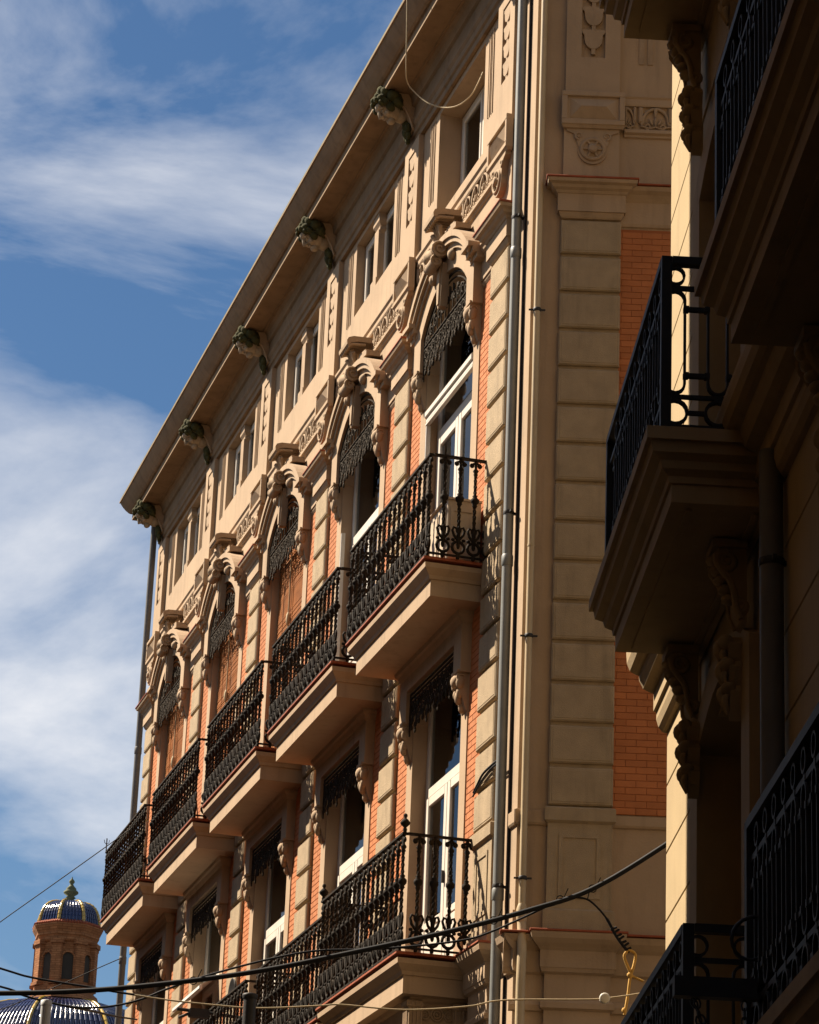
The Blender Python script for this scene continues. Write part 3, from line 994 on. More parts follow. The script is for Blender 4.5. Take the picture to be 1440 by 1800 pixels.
def balcony(x, zt, half, p, name='balcony', finials=False, n=17, height=1.10, fascia=.36):
    """zt: top of the paving tile; half, p: plan of the railing"""
    k = fascia / .36
    hb, pb = half - .125, p - .075
    o = part(MB().wrap([(d, zt - fascia - .028 + z * k) for d, z in SLAB], -hb, hb, pb, .001), name, 'plaster', bld, (x, 0, 0))
    part(MB().cbox(-hb - .11, hb + .11, .002, pb + .11, zt - .029, zt, .006), 'tile_edge', 'clay_tile', o)
    r = MB()
    zr = zt + height
    for z0, z1, w_ in ((zr, zr + .022, .026), (zt + .02, zt + .04, .014)):
        r.box(-half - .01, half + .01, p - w_, p + w_, z0, z1)
        for s_ in (-1, 1):
            a, b = sorted((s_ * half - w_, s_ * half + w_))
            r.box(a, b, .03, p - w_ - .001, z0 + .001, z1 - .001)
    part(r, 'handrail', 'iron', o)
    for j in range(n):
        inst(bal_me, 'baluster', o, (-half + .03 + (2 * half - .06) * j / (n - 1), p, zt), scale=(1, 1, height / 1.10))
    q = max(3, int((p - .1) / .165) + 1)
    for s_ in (-1, 1):
        for j in range(q):
            inst(bal_me, 'baluster', o, (s_ * half, p - .165 * (j + 1) + .012, zt), PI / 2, scale=(1, 1, height / 1.10))
    if finials:
        for s_ in (-1, 1):
            finial(o, (s_ * half, p, zr + .02))
    return o
for i in range(NB):
    balcony(BX(i) - .06, 11.93, 1.575, .66)
    if i:
        balcony(BX(i) - .03, 7.86, 1.575, .62, fascia=.34)
big = balcony(BX(0) - .0, 7.83, 1.60, .775, finials=True, n=18, height=1.16, fascia=.36)

# ---- enclosed bay under the lower corner balcony
bay = part(MB().box(-1.28, 1.28, .002, .52, 4.2, 7.20), 'bay_window', 'plaster', bld, (BX(0), 0, 0))
m = MB()
m.wrap([(0, 7.195), (.0, 7.40), (.03, 7.415), (.05, 7.44), (.05, 7.465)], -1.30, 1.30, .54, .001)
m.wrap([(.0, 6.98), (.03, 7.0), (.045, 7.04), (.02, 7.07), (0, 7.08)], -1.30, 1.30, .54, .001)
part(m, 'bay_entablature', 'ornament', bay)
for sx, sy in ((-1, .53), (-1, .06), (1, .53)):
    m = MB()
    m.box(-.085, .085, -.07, .07, 4.2, 7.40)
    for k in range(4):
        xx = -.06 + .04 * k
        m.box(xx - .008, xx + .008, .07, .082, 4.2, 7.34)
        m.box(-.097, -.085, xx - .008, xx + .008, 4.2, 7.34)
    m.wrap([(0, 7.33), (.025, 7.35), (.025, 7.40), (.012, 7.41)], -.085, .085, .07, -.07)
    for k in range(5):
        m.ell((-.08 + .04 * k, .085, 7.37), (.018, .018, .03), 6, 5)
        m.ell((-.10, -.07 + .035 * k, 7.37), (.018, .018, .03), 6, 5)
    part(m, 'fluted_pilaster', 'ornament', bay, (sx * 1.27, sy, 0))
m = MB()
x_ = -1.308
m.ring((x_, .295, 7.295), .062, .012, 'yz'); m.ring((x_, .295, 7.295), .036, .010, 'yz'); m.ell((x_, .295, 7.295), (.02, .02, .02), 8, 6)
for s_ in (-1, 1):
    m.spiral((x_, .295 + s_ * .125, 7.28), .055, .01, 1.6, .012, 'yz', a0=PI / 2, sign=s_)
    m.tube([(x_, .295 + s_ * .06, 7.34), (x_, .295 + s_ * .10, 7.36), (x_, .295 + s_ * .17, 7.33)], .010, 5)
part(m, 'scroll_relief', 'ornament', bay)
for k in (-1, 0, 1):
    m = MB()
    a_ = [(k * .82 + .36 * math.sin(t), 6.60 + .36 * math.cos(t)) for t in [-PI / 2 + PI * j / 12 for j in range(13)]]
    b_ = [(k * .82 + .41 * math.sin(t), 6.60 + .41 * math.cos(t)) for t in [-PI / 2 + PI * j / 12 for j in range(13)]]
    m.ribbon(a_, b_, .50, .56)
    m.box(k * .82 - .41, k * .82 - .36, .50, .56, 4.2, 6.6); m.box(k * .82 + .36, k * .82 + .41, .50, .56, 4.2, 6.6)
    part(m, 'bay_arch', 'ornament', bay)

# ---- carved masks under the cornice
RX = Matrix.Rotation(R(-44), 3, 'X')
HC = Vector((0, .31, 18.97))
KH = 1.17
def hp(x, y, z): return HC + RX @ Vector((x, y, z)) * KH
class HM(MB):
    def e(s, c, r, n=10, m=8, rot=None):
        q = RX if rot is None else RX @ rot
        return s.ell(hp(*c), tuple(a * KH for a in r), n, m, q)
face = HM()
face.e((0, .0, 0), (.105, .115, .15), 14, 12)
face.e((0, .085, .07), (.08, .04, .045)); face.e((0, .075, -.115), (.048, .05, .042))
face.tube([hp(0, .10, .055), hp(0, .128, .015), hp(0, .152, -.022), hp(0, .115, -.040)], [.018, .023, .029, .018], 8)
for s_ in (-1, 1):
    face.e((s_ * .048, .095, .043), (.036, .020, .014), rot=Matrix.Rotation(s_ * .25, 3, 'Y'))
    face.e((s_ * .045, .098, .012), (.024, .014, .011))
    face.e((s_ * .055, .078, -.035), (.034, .034, .034))
    face.e((s_ * .018, .128, -.026), (.014, .013, .010))
face.e((0, .108, -.066), (.036, .016, .010)); face.e((0, .102, -.085), (.030, .016, .011))
face.e((0, -.05, -.12), (.07, .09, .10))
face_me = face.mesh('face', 'face_stone')
hair = HM()
rh = random.Random(3)
for k in range(8):
    a = PI * (k / 7) * 1.16 - .25
    for rad, yy, rr in ((.12, .035, .050), (.14, -.05, .062)):
        hair.e((rad * math.cos(a) * .98, yy + rh.uniform(-.012, .012), .02 + rad * math.sin(a) * 1.12), (rr * rh.uniform(.8, 1.1),) * 2 + (rr * rh.uniform(1.0, 1.3),), 8, 6)
for k in range(5):
    a = PI * (k + .5) / 5
    hair.e((.11 * math.cos(a), .085, .045 + .115 * math.sin(a)), (.035, .03, .038), 8, 6)
hair.e((0, -.10, .03), (.14, .10, .17))
hair_me = hair.mesh('curled_hair', 'moss')
drop = MB()
for k, (x, y, z, r) in enumerate(((0, .13, 18.74, .06), (-.05, .12, 18.69, .05), (.05, .12, 18.69, .05), (0, .12, 18.64, .055), (-.04, .105, 18.60, .04), (.04, .105, 18.60, .04), (0, .10, 18.55, .04))):
    drop.ell((x * 1.2, y + .02, z), (r, r * .9, r * 1.35), 8, 6)
drop_me = drop.mesh('leaf_drop', 'moss')
sb = MB()
pr = [(.02, 18.62), (.10, 18.66), (.14, 18.78), (.20, 18.90), (.30, 18.985), (.40, 19.0), (.445, 19.04), (.45, 19.085), (.42, 19.108), (.02, 19.108)]
sb.prism(pr, -.135, .135)
for s_ in (-1, 1):
    sb.spiral((s_ * .14, .385, 19.05), .055, .012, 1.5, .014, plane='yz', a0=-PI * .3, sign=1)
    sb.tube([(s_ * .138, y, z) for y, z in pr[1:6]], .014, 5)
sb_me = sb.mesh('scroll_bracket', 'ornament')
for i in range(NB + 1):
    x = PX(i) + .02
    o = inst(sb_me, 'scroll_bracket', bld, (x, 0, 0))
    inst(face_me, 'face', o, (0, .06, -.03)); inst(hair_me, 'curled_hair', o, (0, .06, -.03)); inst(drop_me, 'leaf_drop', o)

# ---- pipes and odds and ends on the building
def pipe(parent, x, y, z0, z1, r, material, joints, name='drainpipe', clamps=()):
    o = part(MB().lathe([(r, z0), (r, z1)], 16, (x, y, 0)), name, material, parent)
    for z in joints:
        part(MB().lathe([(r + .002, z), (r + .007, z + .008), (r + .007, z + .11), (r + .002, z + .12)], 16, (x, y, 0)), 'pipe_collar', material, o)
    for z in clamps:
        m = MB().lathe([(r + .004, z), (r + .006, z + .01), (r + .006, z + .03), (r + .004, z + .04)], 14, (x, y, 0))
        m.box(x - .012, x + .012, y - r - .06, y - r, z + .008, z + .032)
        m.box(x - r - .05, x - r + .005, y - .01, y + .01, z + .01, z + .03)
        part(m, 'pipe_clamp', 'dark_metal', o)
    return o
pipe(bld, -.21, .075, 3, 18.52, .052, 'zinc', (15.0, 11.6, 8.2), clamps=(15.45, 12.15, 8.32))
pipe(bld, 19.80, .10, 3, 19.05, .055, 'c_pipe', (15.0, 11.5))
m = MB().tube([(-.012 - .3, .012, 18.4), (-.31, .015, 14), (-.32, .012, 10), (-.30, .014, 7)], .011, 5)
part(m, 'wall_cable', 'cable', bld)
m = MB().tube(smooth([Vector(p) for p in ((.70, .075, 9.50), (.55, .080, 9.55), (.35, .09, 9.60), (.10, .085, 9.62), (-.16, .085, 9.62))]), .013, 6)
m.tube(smooth([Vector(p) for p in ((.70, .080, 9.46), (.52, .085, 9.515), (.30, .09, 9.56), (.08, .09, 9.585), (-.16, .09, 9.585))]), .010, 6)
part(m, 'wall_cable', 'cable', bld)
wp = MB().lathe([(.034, 7.95), (.034, 18.62)], 14, (-.065, .055, 0))
wo = bpart(wp, 'cream_pipe', 'cream_pipe')
lw = MB().tube([(-.065, .055, 7.96), (-.067, .06, 7.9), (-.07, .10, 7.78), (-.07, .16, 7.6), (-.065, .17, 7.3), (-.065, .16, 5.0)], .045, 12)
part(lw, 'lower_pipe', 'cream_pipe', wo)
part(MB().lathe([(.046, 7.93), (.052, 7.95), (.052, 8.05), (.036, 8.10)], 14, (-.065, .06, 0)), 'pipe_collar', 'cream_pipe', wo)
for z in (14.25, 10.75, 8.33):
    m = MB().lathe([(.036, z), (.041, z + .005), (.041, z + .035), (.036, z + .04)], 14, (-.065, .055, 0)).box(-.15, .02, .045, .06, z + .012, z + .028)
    part(m, 'pipe_clamp', 'dark_metal', wo)
m = MB().lathe([(.038, 11.7), (.038, 11.72)], 14, (-.065, .055, 0))
part(m, 'pipe_collar', 'cream_pipe', wo)
# awning cassette across the nearest french window, folded guide, cabinet on the balcony
m = MB()
m.cbox(-.90, .90, -.02, .05, 14.52, 14.60, .012); m.cbox(-.90, .90, -.015, .030, 14.46, 14.515, .008); m.box(-.90, .90, -.01, .035, 14.435, 14.455)
o = part(m, 'awning_cassette', 'white_paint', bld, (BX(0), 0, 0))
part(MB().cbox(.865, .90, -.02, .03, 11.95, 14.43, .006), 'awning_guide', 'white_paint', o)
m = MB().cbox(.865, .90, -.02, .03, 11.95, 14.43, .006)
part(m, 'awning_guide', 'white_paint', bld, (BX(1), 0, 0))
cb = thing('balcony_cabinet', 'beige panelled cabinet standing on the nearest upper balcony', 'cabinet')
cb.matrix_world = bld.matrix_world
cb.location = P0 + UA * .80 + NA * .06 + Vector((0, 0, 11.931)); cb.rotation_euler = (0, 0, PI / 2 - AZ_A)
m = MB().cbox(0, .62, 0, .36, 0, .70, .01)
part(m, 'cabinet_body', 'box_plastic', cb)
for a, b in ((.04, .29), (.33, .58)):
    part(MB().cbox(a, b, .361, .375, .06, .62, .008), 'cabinet_door', 'box_plastic', cb)
sd = MB()
for a, b, c, d in ((.03, .33, .58, .62), (.03, .33, .06, .10), (.03, .07, .10, .58), (.29, .33, .10, .58)):
    sd.box(-.012, -.001, a, b, c, d)
part(sd, 'side_panel', 'box_plastic', cb)
part(MB().cbox(-.02, .64, -.005, .385, .701, .725, .008), 'cabinet_top', 'box_plastic', cb)
# sagging awning in the fourth lower window
m = MB()
v, f = [], []
for k in range(9):
    t = k / 8
    for j in range(7):
        s2 = j / 6
        v.append((-.9 + 1.8 * s2, -.15 + .42 * t, 10.15 - .34 * t - .05 * math.sin(PI * t) - .015 * math.sin(s2 * 9)))
for k in range(8):
    for j in range(6):
        f.append((k * 7 + j, k * 7 + j + 1, (k + 1) * 7 + j + 1, (k + 1) * 7 + j))
m.add(v, f, True)
m.cbox(-.9, .9, .25, .29, 9.74, 9.80, .01)
part(m, 'folding_awning', 'curtain', bld, (BX(3), 0, 0))

# ================================================================ shaded building on the right
UC = Vector((math.sin(AZ_C), math.cos(AZ_C), 0))
NC = Vector((-math.cos(AZ_C), math.sin(AZ_C), 0))
M0 = at_dist(1172, 445, 14.6)
OC = M0 - NC * .57
OC.z = 0
cbl = thing('shaded_building', 'dark shaded building on the right with stacked black iron balconies and a sunlit far edge', 'building', OC, PI / 2 - AZ_C)
CE = 4.18                                   # far end of the wall
LV = [3.94, 7.62, 11.88]
CC = [1.55, -3.10]                          # window columns
ch = []
for c in CC:
    for z in LV:
        ch.append((c - .86, c + .86, z, z + 2.75))
part(MB().wall(-45, CE, 0, 23, ch, -.014, -.40), 'wall', 'c_plaster', cbl)
m = MB()
m.box(CE - .4, CE - .005, -9, -.41, 0, 23); m.box(-45, CE - .41, -9, -1.6, 0, 23); m.box(-45, CE - .41, -1.59, -.41, 22.8, 23)
m.box(-45, -44.6, -1.59, -.41, 0, 22.79)
part(m, 'side_and_roof', 'c_plaster', cbl)
HC_ = .455
for k in range(50):
    z0 = .05 + HC_ * k
    z1 = z0 + HC_ - .011
    xs = [(-45.0, CE)]
    for a, b, c, d in ch:
        a2, b2 = a - .30, b + .30
        if z1 > c and z0 < d + .3:
            xs = [seg for s_ in xs for seg in ((s_[0], min(s_[1], a2)), (max(s_[0], b2), s_[1])) if seg[1] - seg[0] > .01]
    m = MB()
    for a, b in xs:
        m = MB().cbox(a, b, -.02, 0.0, z0, z1, .004)
        part(m, 'stone_course', 'c_plaster', cbl)
SCP = [(.001, -.47), (.03, -.46), (.055, -.43), (.07, -.38), (.07, -.33), (.09, -.32), (.09, -.20), (.12, -.19), (.16, -.17), (.185, -.12), (.19, -.08), (.22, -.07), (.25, -.05), (.27, .0), (.275, .07), (.27, .11), (.001, .12)]
for z in LV[1:] + [15.6]:
    part(MB().prism([(y, z + .08 + q) for y, q in SCP], -44.9, 2.68 if 11 < z < 12.5 else CE + .02), 'string_course', 'c_trim', cbl)
CSL = [(0, 0), (.0, .10), (.015, .105), (.02, .14), (.06, .17), (.07, .21), (.115, .24), (.125, .30), (.15, .30), (.15, .37)]
def stadium(m, x, z0, z1, hw, y, d, plane='xz', t=.012):
    pts = []
    for k in range(9):
        a = PI * k / 8
        pts.append((hw * math.cos(a), z1 - hw + hw * math.sin(a)))
    for k in range(9):
        a = PI + PI * k / 8
        pts.append((hw * math.cos(a), z0 + hw + hw * math.sin(a)))
    inn_ = [(x + p[0] * (1 - t / hw), (z0 + z1) / 2 + (p[1] - (z0 + z1) / 2) * (1 - t / ((z1 - z0) / 2))) for p in pts]
    out_ = [(x + p[0], p[1]) for p in pts]
    m.ribbon(inn_ + inn_[:1], out_ + out_[:1], y - d, y + d)
def rail_unit():
    m = MB()
    stadium(m, 0, .235, .845, .058, 0, .017)
    stadium(m, 0, .055, .205, .073, 0, .017, t=.015)
    stadium(m, 0, .875, .985, .053, 0, .017, t=.012)
    for z in (.345, .735):
        m.box(.058, .172, -.014, .014, z - .012, z + .012)
    for s_ in (-1, 1):
        m.box(s_ * .058 - .014, s_ * .058 + .014, -.021, .021, .330, .360); m.box(s_ * .058 - .014, s_ * .058 + .014, -.021, .021, .72, .75)
    m.box(.073, .157, -.012, .012, .118, .140)
    m.box(-.018, .018, -.014, .014, .205, .235); m.box(-.018, .018, -.014, .014, .845, .875)
    return m.mesh('railing_unit', 'iron_black')
ru_me = rail_unit()
def c_balcony(x0, x1, z, p):
    o = part(MB().wrap([(d, z - .372 + q) for d, q in CSL], x0 + .03, x1 - .03, p - .04, .001), 'balcony', 'c_trim', cbl)
    xc, hh = (x0 + x1) / 2, (x1 - x0) / 2
    sf = MB()
    for a, b, c, d in ((x0 + .12, x1 - .12, p - .16, p - .13), (x0 + .12, x1 - .12, .05, .08)):
        sf.box(a, b, c, d, z - .385, z - .371)
    part(sf, 'soffit_fillet', 'c_trim', o)
    r = MB()
    H = 1.04
    for a, b, w_ in ((H - .045, H, .03), (.845 + .0, .872, .011), (.208, .232, .011), (.02, .055, .02)):
        r.box(x0 + .02, x1 - .02, p - w_, p + w_, z + a, z + b)
        for xx in (x0, x1):
            r.box(xx - w_, xx + w_, .02, p - .03, z + a + .001, z + b - .001)
    part(r, 'rails', 'iron_black', o)
    for xx in (x0, x1):
        part(MB().box(xx - .028, xx + .028, p - .028, p + .028, z, z + H - .002), 'corner_post', 'iron_black', o)
    n = int((x1 - x0 - .1) / .23)
    for j in range(n):
        inst(ru_me, 'railing_unit', o, (x0 + .145 + .23 * j, p, z))
    for xx in (x0, x1):
        for j in range(2 if p < .5 else 2):
            inst(ru_me, 'railing_unit', o, (xx, p - .05 - .23 * j, z), -PI / 2)
    return o
for c, (xa, xb) in zip(CC, ((0, 2.62), (-4.66, -2.0))):
    c_balcony(xa, xb, LV[0], .435)
    c_balcony(xa, xb, LV[1], .57)
    c_balcony(xa, xb, LV[2], .57)
def scroll_console(h, p, wd):
    m = MB()
    pr = [(.0, 0), (p, 0), (p + .01, -h * .08), (p, -h * .22), (p * .80, -h * .33), (p * .55, -h * .45), (p * .42, -h * .62), (p * .38, -h * .8), (p * .20, -h * .95), (0, -h)]
    m.prism(pr, -wd / 2, wd / 2)
    for s_ in (-1, 1):
        m.spiral((s_ * wd / 2, p * .68, -h * .17), h * .15, .015, 1.7, .024, 'yz', a0=PI / 2, sign=-1)
        m.spiral((s_ * wd / 2, p * .24, -h * .78), h * .10, .012, 1.5, .018, 'yz', a0=-PI / 2, sign=-1)
        m.tube([(s_ * wd / 2, y, z) for y, z in pr[2:9]], .020, 6)
    for k in range(5):
        m.ell((0, p * (.95 - .13 * k) + .01, -h * (.10 + .13 * k)), (wd * .32, .05, h * .07), 8, 6)
    m.box(-wd / 2 - .03, wd / 2 + .03, .0, p + .03, .0, .045)
    return m
def leaf_drop(h, wd):
    m = MB()
    for k, (t, q) in enumerate(((0, 1.0), (.30, .80), (.62, .55))):
        z = -h * t
        m.prism([(-wd * .5 * q, z), (-wd * .30 * q, z + h * .10), (wd * .30 * q, z + h * .10), (wd * .5 * q, z), (wd * .34 * q, z - h * .18), (0, z - h * .38), (-wd * .34 * q, z - h * .18)], .0, .045 + .035 * q, 'y')
        for s_ in (-1, 1):
            m.ell((s_ * wd * .32 * q, .05 + .04 * q, z + h * .02), (wd * .20 * q, .045, h * .11), 9, 6, Matrix.Rotation(s_ * .7, 3, 'Y'))
            m.tube([(s_ * wd * .1 * q, .06 + .03 * q, z - h * .02), (s_ * wd * .26 * q, .075 + .03 * q, z - h * .14), (s_ * wd * .12 * q, .06 + .02 * q, z - h * .30)], [.018, .022, .008], 6)
        m.ell((0, .06 + .045 * q, z - h * .04), (wd * .16 * q, .05, h * .14), 9, 6)
    return m
cs_me = scroll_console(.42, .16, .20).mesh('scroll_console', 'c_trim')
ld_me = leaf_drop(.42, .17).mesh('leaf_drop', 'c_trim')
for c in CC:
    for li, z in enumerate(LV):
        # surround with a flat arch
        h0, h1 = z + .02, z + 2.62
        inn_ = [(-.84, h0), (-.84, h1)] + [(-.84 + 1.68 * k / 8, h1 + .20 * math.sin(PI * k / 8)) for k in range(1, 8)] + [(.84, h1), (.84, h0)]
        out_ = [(-1.12, h0), (-1.12, h1 + .12)] + [(-1.12 + 2.24 * k / 8, h1 + .14 + .26 * math.sin(PI * k / 8)) for k in range(1, 8)] + [(1.12, h1 + .12), (1.12, h0)]
        o = part(MB().ribbon(inn_, out_, -.36, .055), 'window_surround', 'c_trim', cbl, (c, 0, 0))
        for s_ in (-1, 1):
            if li < 2:
                inst(cs_me, 'scroll_console', o, (s_ * .92, .05, LV[li + 1] - .43))
                inst(ld_me, 'leaf_drop', o, (s_ * .80, .05, LV[li + 1] - .92))
        f_ = part(window_frame(-.83, .83, z + .02, z + 2.6, -.28, .09, .07, ((-.05, .05),), ((z + 1.95, z + 2.05),)), 'french_window', 'white_paint', cbl, (c, 0, 0))
        for s_ in (-1, 1):
            part(pane(-.33, .33, z + .12, z + 1.94, -.31), 'pane', 'glass', f_, (s_ * .395, 0, 0))
            part(pane(-.33, .33, z + 2.06, z + 2.5, -.31), 'pane', 'glass', f_, (s_ * .395, 0, 0))
pipe(cbl, -.42, .075, 0, 7.38, .062, 'c_pipe', (4.2,), clamps=(6.75, 2.8))
pipe(cbl, -.42, .075, 7.85, 17.0, .062, 'c_pipe', (8.2, 12.2), clamps=(10.2,))
br = thing('iron_sign_bracket', 'heavy black iron bracket bar with scroll and hanging chains at lower right', 'bracket', OC + UC * -2.2 + Vector((0, 0, 4.195)), PI / 2 - AZ_C)
m = MB().box(-.035, .035, .0, .80, -.042, .042)
part(m, 'bracket_bar', 'iron_black', br)
m = MB().spiral((0, .46, .20), .16, .03, 1.35, .011, 'yz', a0=-PI * .6, sign=-1, n=26)
m.tube([(0, .20, .05), (0, .28, .10), (0, .36, .055)], .010, 5); m.tube([(0, .02, .22), (0, .14, .17), (0, .22, .05)], .012, 5)
part(m, 'bracket_scroll', 'iron_black', br)
def chain(parent, pts, link=.045):
    pts = [Vector(p) for p in pts]
    m = MB()
    k = 0
    for a, b in zip(pts[:-1], pts[1:]):
        n = max(1, int((b - a).length / (link * .72)))
        for j in range(n):
            c = a.lerp(b, (j + .5) / n)
            d = (b - a).normalized()
            s_ = Vector((1, 0, 0)) if k % 2 else d.cross(Vector((1, 0, 0))).normalized()
            ring = [c + d * (link * .5 * math.cos(t)) + s_ * (link * .28 * math.sin(t)) for t in [2 * PI * q / 8 for q in range(8)]]
            m.tube(ring, .0055, 4, closed=True)
            k += 1
    return part(m, 'chain', 'iron_black', parent)
chain(br, [(0, .70, -.05), (.0, .68, -.30), (.02, .66, -.55)])
chain(br, [(0, .72, -.05), (0, .62, -.25), (0, .52, -.42)])
chain(br, [(0, .50, -.05), (0, .50, -.5)])
chain(br, [(0, .12, -.05), (0, .02, -.12), (-.3, -.0, -.2)])

# ================================================================ building across the street (left of the frame), which shades the right side
pc = OC + UC * 3.23
XD = -4.0
k_ = (XD - pc.x) / to_sun.x
YD = pc.y + to_sun.y * k_
dbl = thing('opposite_building', 'tall plain building across the narrow street, left of the view', 'building', (XD, YD, 0))
dh = []
for a in range(6):
    for b in range(5):
        dh.append((1.2 + 3.4 * a, 2.3 + 3.4 * a, 1.2 + 3.7 * b, 3.4 + 3.7 * b))
# local: x runs back toward the camera along the street (world -Y), y faces the street (world +X)
dbl.rotation_euler = (0, 0, -PI / 2)
part(MB().wall(0, 66, 0, 22, dh, 0, -.4), 'wall', 'opposite', dbl)
m = MB(); m.box(.01, 66, -11, -1.2, 0, 22); m.box(.01, .4, -1.19, -.41, 0, 22); m.box(.41, 66, -1.19, -.41, 21.6, 21.99)
part(m, 'building_mass', 'asphalt', dbl)
part(MB().prism([(.001, 21.2), (.15, 21.3), (.25, 21.5), (.35, 21.6), (.35, 21.8), (.001, 21.9)], 0, 66), 'cornice', 'opposite', dbl)
dw_me = window_frame(0, 1.1, 0, 2.2, -.2, .07, .06, ((.52, .58),)).mesh('window', 'white_paint')
dp_me = MB().box(.07, 1.03, -.25, -.24, .07, 2.13).mesh('pane', 'glass')
for a, b, c, d in dh:
    o = inst(dw_me, 'window', dbl, (a, 0, c)); inst(dp_me, 'pane', o)

e2 = P0 + NA * 7.0 + UA * 1.0  # unseen house row, added to shade the ground and cut bounce light
d2 = thing('added_house_row', 'added low plain house row facing the ornate facade, unseen left of the view', 'building', (e2.x, e2.y, 0), -PI / 2 - AZ_A)
part(MB().wall(-45, 0, 0, 14.0, [(-43 + 3.6 * a, -41.8 + 3.6 * a, 1.0 + 3.4 * b, 3.0 + 3.4 * b) for a in range(12) for b in range(4)], 0, -.4), 'wall', 'opposite_dark', d2)
m = MB(); m.box(-45, -.01, -9, -1.0, 0, 13.99); m.box(-45, -.01, -.99, -.41, 13.7, 13.98)
part(m, 'building_mass', 'asphalt', d2)
part(MB().prism([(.001, 13.4), (.1, 13.5), (.25, 13.7), (.25, 13.9), (.001, 14.0)], -45, 0), 'cornice', 'opposite_dark', d2)

# ================================================================ church lantern far behind
TD = 110.0
tc = at_dist(114.5, 1700, TD)
def tz(py): return at_dist(122, py, TD).z
PM = TD / math.cos(R(12)) / FPX          # metres per pixel there
tw = thing('church_cupola', 'brick octagonal church lantern with blue glazed tile dome and finial', 'tower', (tc.x, tc.y, 0), R(11))
zb, zt = tz(1741), tz(1664)
rd = 55 * PM
def octo(m, prof, n=8):
    return m.lathe(prof, n, smooth=False, ph=PI / 8)
ze = tz(1634)
m = octo(MB(), [(rd * .90, zb - 2.2), (rd * .90, zt + .1)])
drum = part(m, 'drum', 'tower_brick', tw)
m = MB()
m.box(rd * .80, rd * 1.0, -.19, .19, zb, zt + .05)
m.box(rd * .80, rd * 1.05, -.24, .24, zt - .12, zt + .05); m.box(rd * .80, rd * 1.05, -.24, .24, zb, zb + .12)
pil_me = m.mesh('corner_pilaster', 'tower_brick')
for k in range(8):
    inst(pil_me, 'corner_pilaster', tw, (0, 0, 0), PI / 4 * k + PI / 8)
for k in range(8):
    b_ = PI / 4 * k
    zz0, zz1 = zb + .22, zb + (zt - zb) * .62
    mm = MB()
    mm.M = Matrix.Rotation(b_, 4, 'Z')
    rr_ = rd * .835
    pts = [(-.20, zz0), (.20, zz0), (.20, zz1)] + [(.20 * math.cos(t), zz1 + .20 * math.sin(t)) for t in [PI * q / 8 for q in range(1, 8)]] + [(-.20, zz1)]
    mm.prism(pts, rr_, rr_ + .012, 'x')
    wv = part(mm, 'arched_window', 'room', tw)
    mm = MB(); mm.M = Matrix.Rotation(b_, 4, 'Z')
    ia = [(.20, zz0), (.20, zz1)] + [(.20 * math.cos(t), zz1 + .20 * math.sin(t)) for t in [PI * q / 8 for q in range(1, 8)]] + [(-.20, zz1), (-.20, zz0)]
    oa = [(.27, zz0), (.27, zz1)] + [(.27 * math.cos(t), zz1 + .27 * math.sin(t)) for t in [PI * q / 8 for q in range(1, 8)]] + [(-.27, zz1), (-.27, zz0)]
    for q in range(len(ia) - 1):
        a, b, c, d = ia[q], oa[q], oa[q + 1], ia[q + 1]
        mm.add([(rr_, *a), (rr_, *b), (rr_, *c), (rr_, *d), (rr_ + .09, *a), (rr_ + .09, *b), (rr_ + .09, *c), (rr_ + .09, *d)],
               [(0, 1, 2, 3), (4, 7, 6, 5), (0, 4, 5, 1), (2, 6, 7, 3), (1, 5, 6, 2), (0, 3, 7, 4)])
    part(mm, 'window_arch', 'tower_brick', wv)
rc = 64 * PM
m = octo(MB(), [(rd * .95, zt), (rd * 1.0, zt + .05), (rd * 1.0, zt + .18), (rd * 1.05, zt + .24), (rd * 1.05, zt + .34), (rc * .97, zt + .50), (rc * 1.0, ze - .07), (rc * 1.0, ze - .02), (rd, ze)])
part(m, 'lantern_cornice', 'tower_brick', tw)
def dome(parent, r0, z0, z1, r1, name, nseg=7, power=.62, rows=9, rib=.075):
    """eight sided dome covered with round tiles laid in files, ribs in yellow"""
    o = part(octo(MB(), [(r0 * .985 * (1 - t) ** .0 * math.cos(t * PI / 2 * .9) ** power + r1 * t * .15, z0 + (z1 - z0) * math.sin(t * PI / 2 * .985)) for t in [k / 10 for k in range(11)]]), name, 'blue_tile', parent)
    def rz(t):
        return r0 * math.cos(t * PI / 2 * .9) ** power + r1 * t * .15, z0 + (z1 - z0) * math.sin(t * PI / 2 * .985)
    for k in range(8):
        a0_, a1_ = PI / 8 + PI / 4 * k, PI / 8 + PI / 4 * (k + 1)
        tl = MB()
        for j in range(1, nseg):
            s_ = j / nseg
            pts = []
            for q in range(rows + 1):
                t = q / rows * .97
                r_, z_ = rz(t)
                p0 = Vector((r_ * math.cos(a0_), r_ * math.sin(a0_), z_)); p1 = Vector((r_ * math.cos(a1_), r_ * math.sin(a1_), z_))
                pts.append(p0.lerp(p1, s_))
            for q in range(rows):
                w0 = (rz(q / rows * .97)[0]) * .765 / nseg * .40
                w1 = (rz((q + 1) / rows * .97)[0]) * .765 / nseg * .33
                tl.tube([pts[q], pts[q + 1]], [max(w0, .012), max(w1, .01)], 6)
        part(tl, 'roof_tiles', 'blue_tile', o)['kind'] = 'stuff'
        rb = MB()
        pts = [Vector((rz(q / rows)[0] * 1.01 * math.cos(a0_), rz(q / rows)[0] * 1.01 * math.sin(a0_), rz(q / rows)[1])) for q in range(rows + 1)]
        for q in range(rows):
            rb.tube([pts[q], pts[q + 1]], [rib, rib * .84], 7)
        part(rb, 'yellow_rib', 'yellow_tile', o)
    return o
dz = tz(1588)
dm = dome(tw, rc * .86, ze - .02, dz, .3, 'tiled_dome')
m = MB()
